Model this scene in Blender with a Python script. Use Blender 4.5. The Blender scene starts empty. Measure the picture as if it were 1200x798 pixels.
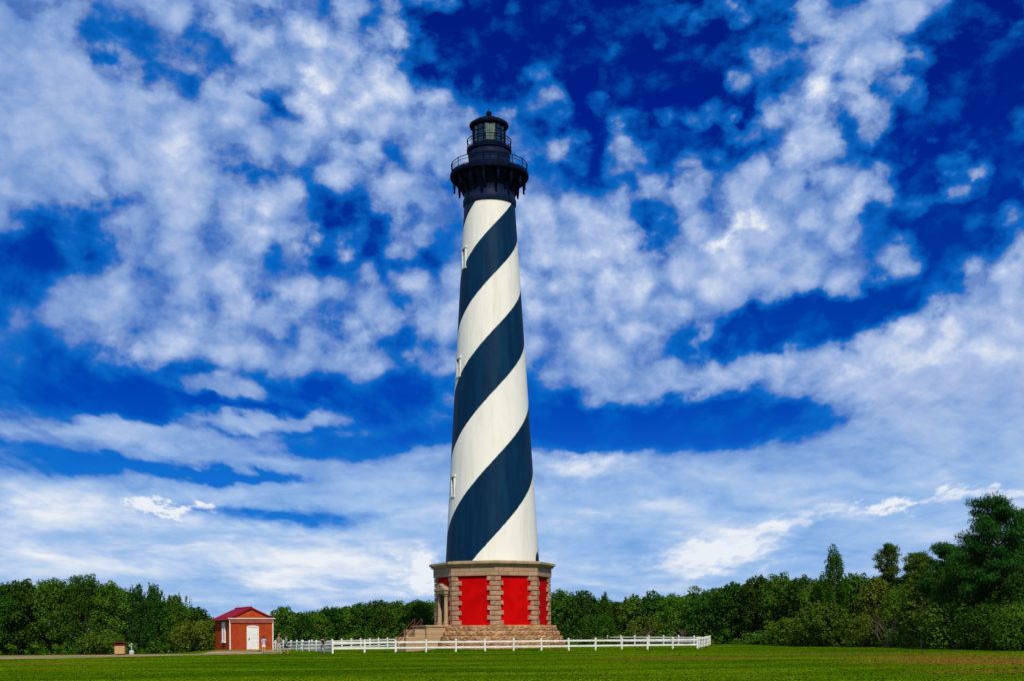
import bpy, bmesh, math, random
import numpy as np
from mathutils import Matrix, Vector

R = math.radians
C = bpy.context.scene.collection
rnd = random.Random(7)

# ------------------------------------------------------------------ camera
EYE, F, ROLL = 1.5, 1500.0, 0.008          # eye height, focal length in photo pixels, slight camera roll
HX, HY = 600.0, 748.0                      # where the level viewing axis meets the photograph
cam = bpy.data.cameras.new('camera')
cam.sensor_width = 36.0
cam.lens = 36.0 * F / 1200.0
cam.shift_y = (HY - 399.0) / 1200.0
cam.clip_end = 12000
cam.clip_start = 0.3
camo = bpy.data.objects.new('camera', cam)
C.objects.link(camo)
camo.matrix_world = Matrix.Translation((0, 0, EYE)) @ Matrix.Rotation(R(90), 4, 'X') @ Matrix.Rotation(-ROLL, 4, 'Z')
bpy.context.scene.camera = camo

SUN_EL, SUN_AZ = 44.0, 12.0                # height; degrees to the right of straight behind the camera
sun_dir = Vector((math.sin(R(SUN_AZ)) * math.cos(R(SUN_EL)), -math.cos(R(SUN_AZ)) * math.cos(R(SUN_EL)), math.sin(R(SUN_EL))))
sl = bpy.data.lights.new('sun', 'SUN')
sl.energy = 4.2
sl.angle = R(0.53)
sl.color = (1.0, 0.90, 0.72)
so = bpy.data.objects.new('sun', sl)
C.objects.link(so)
so.rotation_euler = (-sun_dir).to_track_quat('-Z', 'Y').to_euler()

vs = bpy.context.scene.view_settings
vs.view_transform = 'Standard'
vs.look = 'None'
vs.exposure = 0.0
vs.gamma = 1.0
vs.use_curve_mapping = False


def at(px, py, Y):
    """World point seen at photo pixel (px,py) at distance Y in front of the camera."""
    u, v = (px - HX) / F, (HY - py) / F
    c, s = math.cos(ROLL), math.sin(ROLL)
    return Vector(((u * c + v * s) * Y, Y, EYE + (-u * s + v * c) * Y))


# ------------------------------------------------------------------ node helpers
class NT:
    def __init__(s, tree):
        s.t = tree
        tree.nodes.clear()

    def n(s, kind, **kw):
        nd = s.t.nodes.new(kind)
        for k, v in kw.items():
            setattr(nd, k, v)
        return nd

    def link(s, a, b):
        s.t.links.new(a, b)

    def put(s, sock, v):
        if isinstance(v, bpy.types.NodeSocket):
            s.t.links.new(v, sock)
        else:
            sock.default_value = v

    def math(s, op, a, b=None, c=None, clamp=False):
        nd = s.n('ShaderNodeMath', operation=op)
        nd.use_clamp = clamp
        s.put(nd.inputs[0], a)
        if b is not None:
            s.put(nd.inputs[1], b)
        if c is not None:
            s.put(nd.inputs[2], c)
        return nd.outputs[0]

    def vmath(s, op, a, b=None, scale=None):
        nd = s.n('ShaderNodeVectorMath', operation=op)
        s.put(nd.inputs[0], a)
        if b is not None:
            s.put(nd.inputs[1], b)
        if scale is not None:
            s.put(nd.inputs['Scale'], scale)
        return nd.outputs['Value' if op in ('LENGTH', 'DOT_PRODUCT') else 'Vector']

    def noise(s, vec, scale, detail=4, rough=0.55, dist=0.0, color=False):
        nd = s.n('ShaderNodeTexNoise')
        nd.inputs['Scale'].default_value = scale
        nd.inputs['Detail'].default_value = detail
        nd.inputs['Roughness'].default_value = rough
        nd.inputs['Distortion'].default_value = dist
        if vec is not None:
            s.put(nd.inputs['Vector'], vec)
        return nd.outputs['Color' if color else 'Fac']

    def step(s, v, lo, hi, a=0.0, b=1.0, smooth=True):
        nd = s.n('ShaderNodeMapRange')
        nd.interpolation_type = 'SMOOTHSTEP' if smooth else 'LINEAR'
        s.put(nd.inputs['Value'], v)
        nd.inputs['From Min'].default_value = lo
        nd.inputs['From Max'].default_value = hi
        nd.inputs['To Min'].default_value = a
        nd.inputs['To Max'].default_value = b
        return nd.outputs['Result']

    def mix(s, f, a, b, mode='MIX'):
        nd = s.n('ShaderNodeMix', data_type='RGBA', blend_type=mode)
        s.put(nd.inputs['Factor'], f)
        s.put(nd.inputs['A'], a if isinstance(a, bpy.types.NodeSocket) else (*a, 1) if len(a) == 3 else a)
        s.put(nd.inputs['B'], b if isinstance(b, bpy.types.NodeSocket) else (*b, 1) if len(b) == 3 else b)
        return nd.outputs[2]

    def blob(s, vec, x, y, a, b, rot=0.0, soft=(1.35, 0.25)):
        mp = s.n('ShaderNodeMapping', vector_type='TEXTURE')
        s.put(mp.inputs['Vector'], vec)
        mp.inputs['Location'].default_value = (x, y, 0)
        mp.inputs['Rotation'].default_value = (0, 0, R(rot))
        mp.inputs['Scale'].default_value = (a, b, 1)
        return s.step(s.vmath('LENGTH', mp.outputs[0]), soft[0], soft[1])

    def comb(s, x, y, z=0.0):
        nd = s.n('ShaderNodeCombineXYZ')
        for i, v in enumerate((x, y, z)):
            s.put(nd.inputs[i], v)
        return nd.outputs[0]


# ------------------------------------------------------------------ world: sky with clouds
world = bpy.data.worlds.new('World')
bpy.context.scene.world = world
world.use_nodes = True
w = NT(world.node_tree)
SKY = 0.1
tc = w.n('ShaderNodeTexCoord')
sp = w.n('ShaderNodeSeparateXYZ')
w.link(tc.outputs['Generated'], sp.inputs[0])
dx, dy, dz = sp.outputs
hyp = w.math('SQRT', w.math('ADD', w.math('MULTIPLY', dx, dx), w.math('MULTIPLY', dy, dy)))
# azimuth and height above the horizon, in units of hundredths of a radian-like pitch (x 15 = hundreds of photo pixels near the axis)
az = w.math('MULTIPLY', w.math('ARCTAN2', dx, dy), 15.0)
el = w.math('MULTIPLY', w.math('DIVIDE', dz, w.math('MAXIMUM', hyp, 0.02)), 15.0)
sky = w.n('ShaderNodeTexSky', sky_type='NISHITA')
sky.sun_disc = False
sky.sun_elevation = R(SUN_EL)
sky.sun_rotation = R(180 - SUN_AZ)
sky.air_density = 1.0
sky.dust_density = 0.4
sky.ozone_density = 3.0
pos = w.comb(az, el)
# layer-plane coordinates: cloud texture gets flatter and finer towards the horizon
elp = w.math('MINIMUM', w.math('MAXIMUM', el, 0.0), 3.0)
den = w.math('ADD', w.math('MULTIPLY', elp, 0.16), 0.42)
plx = w.math('DIVIDE', az, den)
ply = w.math('SUBTRACT', w.math('DIVIDE', 7.0, den), w.math('MULTIPLY', w.math('SUBTRACT', w.math('MAXIMUM', el, 3.0), 3.0), 1.2))
pl = w.comb(plx, ply)
n_big = w.noise(pl, 0.55, 3, 0.5, color=True)
n_fin = w.noise(pl, 1.7, 4, 0.55, color=True)
warp = w.vmath('ADD', w.vmath('SCALE', w.vmath('SUBTRACT', n_big, (0.5, 0.5, 0.5)), scale=0.9),
               w.vmath('SCALE', w.vmath('SUBTRACT', n_fin, (0.5, 0.5, 0.5)), scale=0.75))
flat = w.comb(1.0, w.step(el, 0.5, 4.5, 0.22, 1.0))
wpos = w.vmath('ADD', pos, w.vmath('MULTIPLY', warp, flat))
# cloud cover: (x, y, half-width, half-height, tilt, weight), degrees and hundredths as in the direction grid above
COVER = [
    (690, 35, 255, 95, -6, -0.86), (800, 140, 120, 90, 20, -0.46), (1125, 180, 130, 190, -25, -0.72), (1180, 60, 80, 90, 0, -0.4),
    (55, 440, 210, 60, 0, -0.66), (345, 468, 230, 42, 0, -0.60), (830, 494, 270, 33, 2, -1.0), (945, 372, 130, 36, 12, -1.0),
    (790, 405, 70, 22, 20, -0.20), (760, 335, 120, 45, 5, 0.30), (700, 420, 90, 36, 0, 0.22), (940, 310, 110, 36, 15, 0.25), (540, 380, 60, 60, 0, 0.12), (400, 270, 65, 48, 20, -0.52), (480, 165, 26, 42, -30, -0.42), (30, 300, 110, 42, 18, -0.68),
    (138, 210, 24, 42, 25, -0.40), (130, 25, 150, 32, -28, -0.42), (315, 602, 150, 15, -2, -0.72), (190, 552, 120, 15, 0, -0.62), (290, 560, 70, 9, 0, -0.5), (30, 535, 110, 20, 0, -0.5), (430, 520, 130, 16, 4, -0.55),
    (315, 117, 50, 13, -20, -0.34), (285, 185, 18, 28, 30, -0.28), (255, 45, 30, 18, -40, -0.25), (650, 165, 80, 50, 0, -0.26),
    (775, 275, 34, 46, 0, -0.42), (645, 450, 50, 30, 0, -0.25), (470, 400, 60, 30, 0, -0.32), (540, 95, 70, 60, 0, -0.42),
    (470, 290, 60, 40, 0, -0.26), (640, 490, 90, 32, 0, -0.3), (0, 360, 90, 30, 10, -0.3), (520, 440, 70, 60, 0, -0.22),
    (965, 103, 48, 30, 20, 0.60), (1030, 55, 50, 42, 35, 0.45), (1070, 5, 50, 24, 0, 0.4), (885, 142, 28, 18, 15, 0.42), (880, 75, 40, 22, 20, 0.25),
    (955, 165, 28, 20, 0, 0.46), (885, 268, 90, 55, 22, 0.40), (1010, 232, 38, 48, 10, 0.40), (1110, 175, 40, 16, 20, 0.22), (1110, 215, 60, 14, 18, 0.25),
    (410, 85, 100, 62, -20, 0.32), (500, 125, 52, 36, -15, 0.36), (505, 185, 42, 36, 0, 0.40), (130, 140, 180, 100, -20, 0.26), (330, 270, 90, 60, -25, 0.14),
    (715, 282, 34, 72, 0, 0.34), (655, 270, 40, 90, 0, 0.20), (1090, 410, 190, 95, 10, 0.50), (1150, 480, 160, 60, 0, 0.40), (860, 440, 70, 32, 5, 0.34), (690, 380, 80, 50, 0, 0.12),
    (255, 415, 150, 26, 0, 0.30), (250, 450, 66, 14, -3, 0.95), (305, 486, 84, 12, 3, 0.85), (165, 508, 80, 16, 0, 0.6), (215, 505, 40, 8, 0, 0.3),
    (700, 250, 30, 24, 0, 0.2), (620, 90, 40, 26, -20, 0.18), (590, 125, 30, 20, 0, 0.16), (730, 155, 22, 22, 0, 0.3),
]
BRIGHT = [
    (190, 591, 52, 8, -3, 0.9), (835, 650, 84, 24, 10, 0.46), (930, 612, 50, 14, 12, 0.36), (1030, 597, 30, 9, 8, 0.55), (1150, 585, 100, 7, 4, 0.42),
    (498, 672, 36, 24, 0, 0.55), (360, 660, 130, 40, 0, 0.34), (690, 545, 70, 26, 0, 0.40), (965, 103, 40, 22, 25, 0.34), (410, 85, 80, 42, -20, 0.30), (330, 270, 70, 40, -20, 0.16), (700, 330, 70, 60, 0, 0.12), (200, 400, 110, 20, 0, 0.18),
    (100, 600, 130, 26, 0, 0.26), (1090, 390, 120, 60, 15, 0.22), (715, 285, 26, 60, 0, 0.22), (510, 120, 40, 26, 0, 0.22), (880, 272, 34, 20, 15, 0.40),
    (190, 130, 120, 60, -20, 0.12), (60, 660, 130, 30, 0, 0.2), (780, 600, 90, 20, 0, 0.14), (860, 445, 50, 16, 0, 0.2), (700, 640, 60, 30, 0, -0.12),
    (270, 690, 160, 26, 0, -0.10), (1000, 660, 120, 30, 0, -0.1),
]


def field(lst, vec, soft):
    acc = None
    for x, y, a, b, rot, wt in lst:
        u, v = (x - HX) / F, (HY - y) / F
        azp, elp_ = math.atan(u) * 15, v / math.sqrt(1 + u * u) * 15
        vq = vec
        if acc is not None:                       # chained, so that the shader is evaluated blob after blob
            nd = w.n('ShaderNodeVectorMath', operation='MULTIPLY_ADD')
            w.link(acc, nd.inputs[0])
            nd.inputs[1].default_value = (1e-6, 1e-6, 1e-6)
            w.link(vec, nd.inputs[2])
            vq = nd.outputs[0]
        t = w.math('MULTIPLY', w.blob(vq, azp, elp_, a / 100, b / 100, rot, soft), wt)
        acc = t if acc is None else w.math('ADD', acc, t)
    return acc


cover = field(COVER, wpos, (1.45, 0.25))
f1 = w.noise(pl, 1.5, 3, 0.5, 0.1)
f2 = w.noise(pl, 3.9, 7, 0.62, 0.2)
cells = w.n('ShaderNodeTexVoronoi', feature='SMOOTH_F1')
cells.inputs['Scale'].default_value = 2.3
cells.inputs['Smoothness'].default_value = 0.6
w.link(w.vmath('ADD', pl, w.vmath('SCALE', n_fin, scale=0.5)), cells.inputs['Vector'])
puff = w.step(cells.outputs['Distance'], 0.75, 0.15)
high = w.step(el, 1.6, 3.4)
lowband = w.step(el, 2.5, 1.3)                       # the thick pale layer near the horizon
dens = w.math('ADD', w.math('ADD', 0.74, cover), w.math('MULTIPLY', w.math('SUBTRACT', f1, 0.5), w.math('MULTIPLY_ADD', high, 0.70, 0.55)))
dens = w.math('ADD', dens, w.math('MULTIPLY', w.math('SUBTRACT', f2, 0.5), w.math('MULTIPLY_ADD', w.math('MULTIPLY', high, w.step(az, -5.5, -1.5, 0.45, 1.0)), 0.36, 0.28)))
broken = w.math('MULTIPLY', w.step(az, -5.5, -2.0, 0.30, 1.0), w.step(el, 2.2, 4.4, 0.35, 1.0))   # where the layer breaks up into puffs
dens = w.math('ADD', dens, w.math('MULTIPLY', w.math('MULTIPLY', w.math('SUBTRACT', puff, 0.55), 0.52), w.math('MULTIPLY', high, broken)))
dens = w.math('ADD', dens, w.step(az, -2.5, -6.0, 0.0, 0.10))
dens = w.math('ADD', dens, w.math('MULTIPLY', lowband, 0.40))
thin = w.step(dens, 0.0, 0.42, 0.0, 0.75)           # faint veil round the thicker cloud
body = w.step(dens, 0.30, 0.74)
alpha = w.math('MAXIMUM', thin, w.math('MULTIPLY', body, 0.97))
bright = field(BRIGHT, w.vmath('ADD', pos, w.vmath('MULTIPLY', w.vmath('ADD', warp, w.vmath('SCALE', w.vmath('SUBTRACT', w.noise(pl, 3.2, 5, 0.62, color=True), (0.5, 0.5, 0.5)), scale=1.05)), w.comb(1.2, w.step(el, 0.3, 4.5, 0.30, 0.9)))), (1.5, 0.0))
f3 = w.noise(w.vmath('MULTIPLY', pl, w.comb(w.step(el, 0.8, 3.5, 0.45, 1.0), 1.0)), 1.25, 6, 0.6, 0.3)
br = w.math('ADD', w.math('MULTIPLY', w.math('SUBTRACT', f3, 0.5), w.math('MULTIPLY_ADD', high, 0.0, 1.05)), w.math('SUBTRACT', w.step(dens, 0.3, 1.25, 0.11, 0.56), w.math('MULTIPLY', high, 0.03)))
br = w.math('ADD', br, w.math('MULTIPLY', w.math('MULTIPLY', w.math('SUBTRACT', puff, 0.5), 0.24), w.math('MULTIPLY', high, broken)))
br = w.math('ADD', br, w.math('MULTIPLY', w.step(el, 2.6, 0.3), 0.10))
br = w.math('ADD', br, w.math('MULTIPLY', w.math('SUBTRACT', f2, 0.5), w.math('MULTIPLY', high, w.step(az, -5.5, -1.5, 0.2, 0.45))))
br = w.math('ADD', br, bright, clamp=True)
k = 1 / SKY
ramp = w.n('ShaderNodeValToRGB')
w.link(br, ramp.inputs[0])
els = ramp.color_ramp.elements
els[0].position, els[0].color = 0.0, (0.10, 0.235, 0.60, 1)
els[1].position, els[1].color = 1.0, (0.84, 0.88, 0.93, 1)
e = els.new(0.35); e.color = (0.235, 0.375, 0.69, 1)
e = els.new(0.65); e.color = (0.42, 0.54, 0.80, 1)
cloud = w.vmath('SCALE', w.vmath('MULTIPLY', ramp.outputs[0], w.mix(w.step(br, 1.0, 0.3), (1, 1, 1), w.mix(w.step(el, 3.0, 1.2), (1, 1, 1), (0.84, 1.05, 1.09)))), scale=k)
tint = w.mix(w.step(el, 1.2, 2.9), (0.03, 0.30, 0.95), (0.0, 0.125, 0.66))
tint = w.mix(w.step(el, 3.2, 6.5), tint, (0.0, 0.058, 0.58))
blue = w.mix(1.0, sky.outputs[0], tint, 'MULTIPLY')
wisp = w.step(w.noise(pl, 1.7, 6, 0.6, 0.15), 0.46, 0.74, 0.0, 0.55)
blue = w.mix(wisp, blue, (0.0 * k, 0.150 * k, 0.58 * k))
veil = w.mix(w.step(body, 0.0, 0.75), (0.004 * k, 0.165 * k, 0.60 * k), cloud)      # thin cloud scatters little but blue
skyc = w.mix(alpha, blue, veil)
bg = w.n('ShaderNodeBackground')
bg.inputs['Strength'].default_value = SKY
w.link(skyc, bg.inputs['Color'])
wo = w.n('ShaderNodeOutputWorld')
w.link(bg.outputs[0], wo.inputs[0])


# ------------------------------------------------------------------ materials
def mat(name, color, rough=0.7, fn=None, metal=0.0, spec=0.12):
    m = bpy.data.materials.new(name)
    m.use_nodes = True
    t = NT(m.node_tree)
    out = t.n('ShaderNodeOutputMaterial')
    b = t.n('ShaderNodeBsdfPrincipled')
    b.inputs['Base Color'].default_value = (*color, 1)
    b.inputs['Roughness'].default_value = rough
    b.inputs['Metallic'].default_value = metal
    b.inputs['Specular IOR Level'].default_value = spec
    t.link(b.outputs[0], out.inputs[0])
    if fn:
        fn(t, b, out)
    return m


def obj_co(t):
    return t.n('ShaderNodeTexCoord').outputs['Object']


def bump(t, b, h, dist, strength=1.0):
    nd = t.n('ShaderNodeBump')
    nd.inputs['Strength'].default_value = strength
    nd.inputs['Distance'].default_value = dist
    t.put(nd.inputs['Height'], h)
    t.link(nd.outputs[0], b.inputs['Normal'])


def mottled(c1, c2, scale, detail=5, bdist=0.0):
    def fn(t, b, out):
        co = obj_co(t)
        n = t.noise(co, scale, detail, 0.62)
        t.link(t.mix(t.step(n, 0.32, 0.68), c1, c2), b.inputs['Base Color'])
        if bdist:
            bump(t, b, t.noise(co, scale * 2.2, 6, 0.65), bdist)
    return fn


def ashlar(c1, c2, cm, bw, bh, bdist=0.03, mortar=0.02):
    """Squared stone: blocks of uneven tone with joints, running along the local wall direction."""
    def fn(t, b, out):
        tcn = t.n('ShaderNodeTexCoord')
        s_ = t.n('ShaderNodeSeparateXYZ')
        t.link(tcn.outputs['Object'], s_.inputs[0])
        ang = t.math('MULTIPLY', t.math('ARCTAN2', s_.outputs[0], s_.outputs[1]), 6.6)
        vec = t.comb(ang, s_.outputs[2])
        br_ = t.n('ShaderNodeTexBrick')
        t.link(vec, br_.inputs['Vector'])
        br_.inputs['Scale'].default_value = 1
        br_.inputs['Brick Width'].default_value = bw
        br_.inputs['Row Height'].default_value = bh
        br_.inputs['Mortar Size'].default_value = mortar
        br_.inputs['Color1'].default_value = (*c1, 1)
        br_.inputs['Color2'].default_value = (*c2, 1)
        br_.inputs['Mortar'].default_value = (*cm, 1)
        n = t.noise(tcn.outputs['Object'], 3.0, 6, 0.7)
        col = t.mix(t.step(n, 0.25, 0.75), br_.outputs['Color'], t.mix(0.45, br_.outputs['Color'], c2))
        n2 = t.noise(tcn.outputs['Object'], 14.0, 4, 0.7)
        col = t.mix(t.step(n2, 0.55, 0.75, 0, 0.35), col, cm)
        t.link(col, b.inputs['Base Color'])
        h = t.math('ADD', t.math('MULTIPLY', br_.outputs['Fac'], -0.6), t.noise(tcn.outputs['Object'], 5.0, 6, 0.7))
        bump(t, b, h, bdist)
    return fn


M = {}
M['quoin'] = mat('dressed_granite', (.4, .28, .2), 0.85, mottled((.46, .285, .18), (.25, .145, .088), 1.7, 6, 0.03))
M['frieze'] = mat('granite_ashlar', (.4, .28, .2), 0.85, ashlar((.43, .275, .175), (.32, .20, .125), (.17, .10, .065), 1.25, 0.98, 0.02))
M['cornice'] = mat('cornice_stone', (.42, .32, .2), 0.85, mottled((.44, .31, .165), (.28, .20, .115), 1.6, 6, 0.03))
M['step'] = mat('rough_granite_step', (.4, .27, .14), 0.9, mottled((.47, .275, .135), (.23, .125, .06), 1.5, 7, 0.05))
M['porch'] = mat('porch_stone', (.5, .39, .24), 0.9, ashlar((.48, .325, .185), (.36, .235, .13), (.22, .135, .07), 1.1, 0.5, 0.03, 0.02))


def red_fn(t, b, out):
    co = obj_co(t)
    n = t.noise(co, 0.7, 4, 0.6)
    n2 = t.noise(t.vmath('MULTIPLY', co, (2.2, 2.2, 0.25)), 1.0, 5, 0.65)
    col = t.mix(t.step(n, 0.35, 0.65), (.58, .002, .002), (.47, .001, .002))
    t.link(t.mix(t.step(n2, 0.52, 0.78, 0, 0.45), col, (.36, .004, .004)), b.inputs['Base Color'])
    s_ = t.n('ShaderNodeSeparateXYZ')
    t.link(co, s_.inputs[0])
    br_ = t.n('ShaderNodeTexBrick')
    t.link(t.comb(t.math('MULTIPLY', t.math('ARCTAN2', s_.outputs[0], s_.outputs[1]), 6.0), s_.outputs[2]), br_.inputs['Vector'])
    br_.inputs['Scale'].default_value = 1
    br_.inputs['Brick Width'].default_value = 0.22
    br_.inputs['Row Height'].default_value = 0.075
    br_.inputs['Mortar Size'].default_value = 0.008
    bump(t, b, t.math('MULTIPLY', br_.outputs['Fac'], -1.0), 0.006)


M['red'] = mat('red_painted_brick', (.6, 0, 0), 0.8, red_fn, spec=0.03)
M['black'] = mat('black_painted_iron', (.003, .004, .012), 0.6, mottled((.0018, .0035, .014), (.004, .008, .024), 2.0), spec=0.02)
M['iron'] = mat('dark_blue_black_iron', (.005, .012, .038), 0.5, mottled((.004, .010, .034), (.008, .018, .050), 1.5), spec=0.05)
M['white'] = mat('white_paint', (.8, .8, .77), 0.5, mottled((.74, .74, .71), (.66, .66, .63), 1.2))
M['whitewood'] = mat('white_painted_rail', (.84, .84, .8), 0.5, mottled((.77, .77, .73), (.60, .60, .54), 1.3))
M['darkpane'] = mat('window_glass', (.012, .018, .022), 0.45, spec=0.05)
M['doordark'] = mat('dark_door', (.025, .03, .035), 0.4)
M['rail'] = mat('brown_handrail', (.12, .045, .03), 0.5)
M['lens'] = mat('lens_and_reflection', (.55, .60, .48), 0.15, mottled((.15, .20, .165), (.055, .09, .09), 3.0))  # lens colour, also used for the reflection painted on the lantern front


def glass_fn(t, b, out):
    tr = t.n('ShaderNodeBsdfTransparent')
    tr.inputs[0].default_value = (.22, .42, .48, 1)
    gl = t.n('ShaderNodeBsdfGlossy')
    gl.inputs['Roughness'].default_value = 0.04
    gl.inputs['Color'].default_value = (.55, .7, .72, 1)
    lw = t.n('ShaderNodeLayerWeight')
    lw.inputs['Blend'].default_value = 0.35
    mx = t.n('ShaderNodeMixShader')
    t.link(t.math('ADD', t.math('MULTIPLY', lw.outputs['Fresnel'], 0.6), 0.12, clamp=True), mx.inputs[0])
    t.link(tr.outputs[0], mx.inputs[1])
    t.link(gl.outputs[0], mx.inputs[2])
    t.link(mx.outputs[0], out.inputs[0])


M['glass'] = mat('lantern_glass', (.1, .15, .15), 0.05, glass_fn)


def brick_fn(t, b, out):
    tcn = t.n('ShaderNodeTexCoord')
    s_ = t.n('ShaderNodeSeparateXYZ')
    t.link(tcn.outputs['Object'], s_.inputs[0])
    br_ = t.n('ShaderNodeTexBrick')
    t.link(t.comb(t.math('ADD', s_.outputs[0], s_.outputs[1]), s_.outputs[2]), br_.inputs['Vector'])
    br_.inputs['Scale'].default_value = 1
    br_.inputs['Brick Width'].default_value = 0.24
    br_.inputs['Row Height'].default_value = 0.085
    br_.inputs['Mortar Size'].default_value = 0.010
    br_.inputs['Color1'].default_value = (.43, .034, .006, 1)
    br_.inputs['Color2'].default_value = (.32, .020, .004, 1)
    br_.inputs['Mortar'].default_value = (.33, .085, .03, 1)
    n = t.noise(tcn.outputs['Object'], 1.1, 5, 0.65)
    t.link(t.mix(t.step(n, 0.38, 0.72, 0, 0.6), br_.outputs['Color'], (.50, .090, .012)), b.inputs['Base Color'])
    bump(t, b, t.math('MULTIPLY', br_.outputs['Fac'], -1.0), 0.008)


M['brick'] = mat('orange_red_brick', (.45, .05, .02), 0.85, brick_fn)


def roof_fn(t, b, out):
    co = obj_co(t)
    s_ = t.n('ShaderNodeSeparateXYZ')
    t.link(co, s_.inputs[0])
    h = t.math('FRACT', t.math('MULTIPLY', s_.outputs[0], 5.0))
    n = t.noise(co, 2.2, 5, 0.65)
    t.link(t.mix(n, (.30, .002, .022), (.21, .002, .016)), b.inputs['Base Color'])
    bump(t, b, h, 0.03)


M['roof'] = mat('crimson_shingles', (.32, .005, .03), 0.7, roof_fn)
M['frieze_board'] = mat('brownish_red_board', (.30, .085, .06), 0.7, mottled((.32, .09, .065), (.24, .06, .05), 2))
M['bark'] = mat('bark', (.10, .075, .055), 0.95, mottled((.085, .065, .048), (.04, .03, .023), 4.0, 6, 0.03))
M['greybark'] = mat('grey_bare_wood', (.22, .17, .11), 0.95, mottled((.24, .185, .12), (.13, .10, .065), 4.0, 6, 0.02))
M['tan'] = mat('tan_pebbled_panel', (.45, .28, .12), 0.9, mottled((.50, .32, .14), (.36, .22, .10), 9, 5, 0.01))
M['darkred'] = mat('dark_red_lid', (.10, .008, .012), 0.55)
M['palegrey'] = mat('pale_grey_metal', (.42, .47, .46), 0.5, mottled((.46, .51, .50), (.34, .38, .38), 5))


def leaf_mat(name, c1, c2, c3, transl=0.25):
    m = bpy.data.materials.new(name)
    m.use_nodes = True
    t = NT(m.node_tree)
    out = t.n('ShaderNodeOutputMaterial')
    geo = t.n('ShaderNodeNewGeometry')
    oi = t.n('ShaderNodeObjectInfo')
    r = geo.outputs['Random Per Island']
    col = t.mix(r, c1, c2)
    n = t.noise(obj_co(t), 0.55, 3, 0.6)
    col = t.mix(t.step(n, 0.42, 0.66, 0, 0.75), col, c3)
    hs = t.n('ShaderNodeHueSaturation')
    t.link(col, hs.inputs['Color'])
    t.put(hs.inputs['Hue'], t.step(oi.outputs['Random'], 0, 1, 0.485, 0.515, False))
    t.put(hs.inputs['Value'], t.step(t.math('FRACT', t.math('MULTIPLY', oi.outputs['Random'], 7.31)), 0, 1, 0.78, 1.22, False))
    d = t.n('ShaderNodeBsdfDiffuse')
    t.link(hs.outputs[0], d.inputs[0])
    tl = t.n('ShaderNodeBsdfTranslucent')
    t.link(hs.outputs[0], tl.inputs[0])
    g = t.n('ShaderNodeBsdfGlossy')
    g.inputs['Roughness'].default_value = 0.5
    g.inputs['Color'].default_value = (.8, .9, .8, 1)
    mx = t.n('ShaderNodeMixShader')
    mx.inputs[0].default_value = transl
    t.link(d.outputs[0], mx.inputs[1])
    t.link(tl.outputs[0], mx.inputs[2])
    mx2 = t.n('ShaderNodeMixShader')
    mx2.inputs[0].default_value = 0.004
    t.link(mx.outputs[0], mx2.inputs[1])
    t.link(g.outputs[0], mx2.inputs[2])
    t.link(mx2.outputs[0], out.inputs[0])
    return m


M['leaf_dark'] = leaf_mat('dark_evergreen_leaf', (0.0171, 0.0608, 0.0039), (0.0450, 0.1111, 0.0066), (0.0264, 0.0688, 0.0053))
M['leaf_mid'] = leaf_mat('mid_green_leaf', (0.0350, 0.1020, 0.0048), (0.0860, 0.1720, 0.0096), (0.0573, 0.1179, 0.0080))
M['leaf_olive'] = leaf_mat('olive_leaf', (0.0535, 0.1010, 0.0059), (0.1040, 0.1544, 0.0119), (0.0772, 0.1099, 0.0089))
M['leaf_blue'] = leaf_mat('blue_green_needle', (0.0149, 0.0598, 0.0090), (0.0374, 0.1076, 0.0149), (0.0224, 0.0688, 0.0105))


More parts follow.
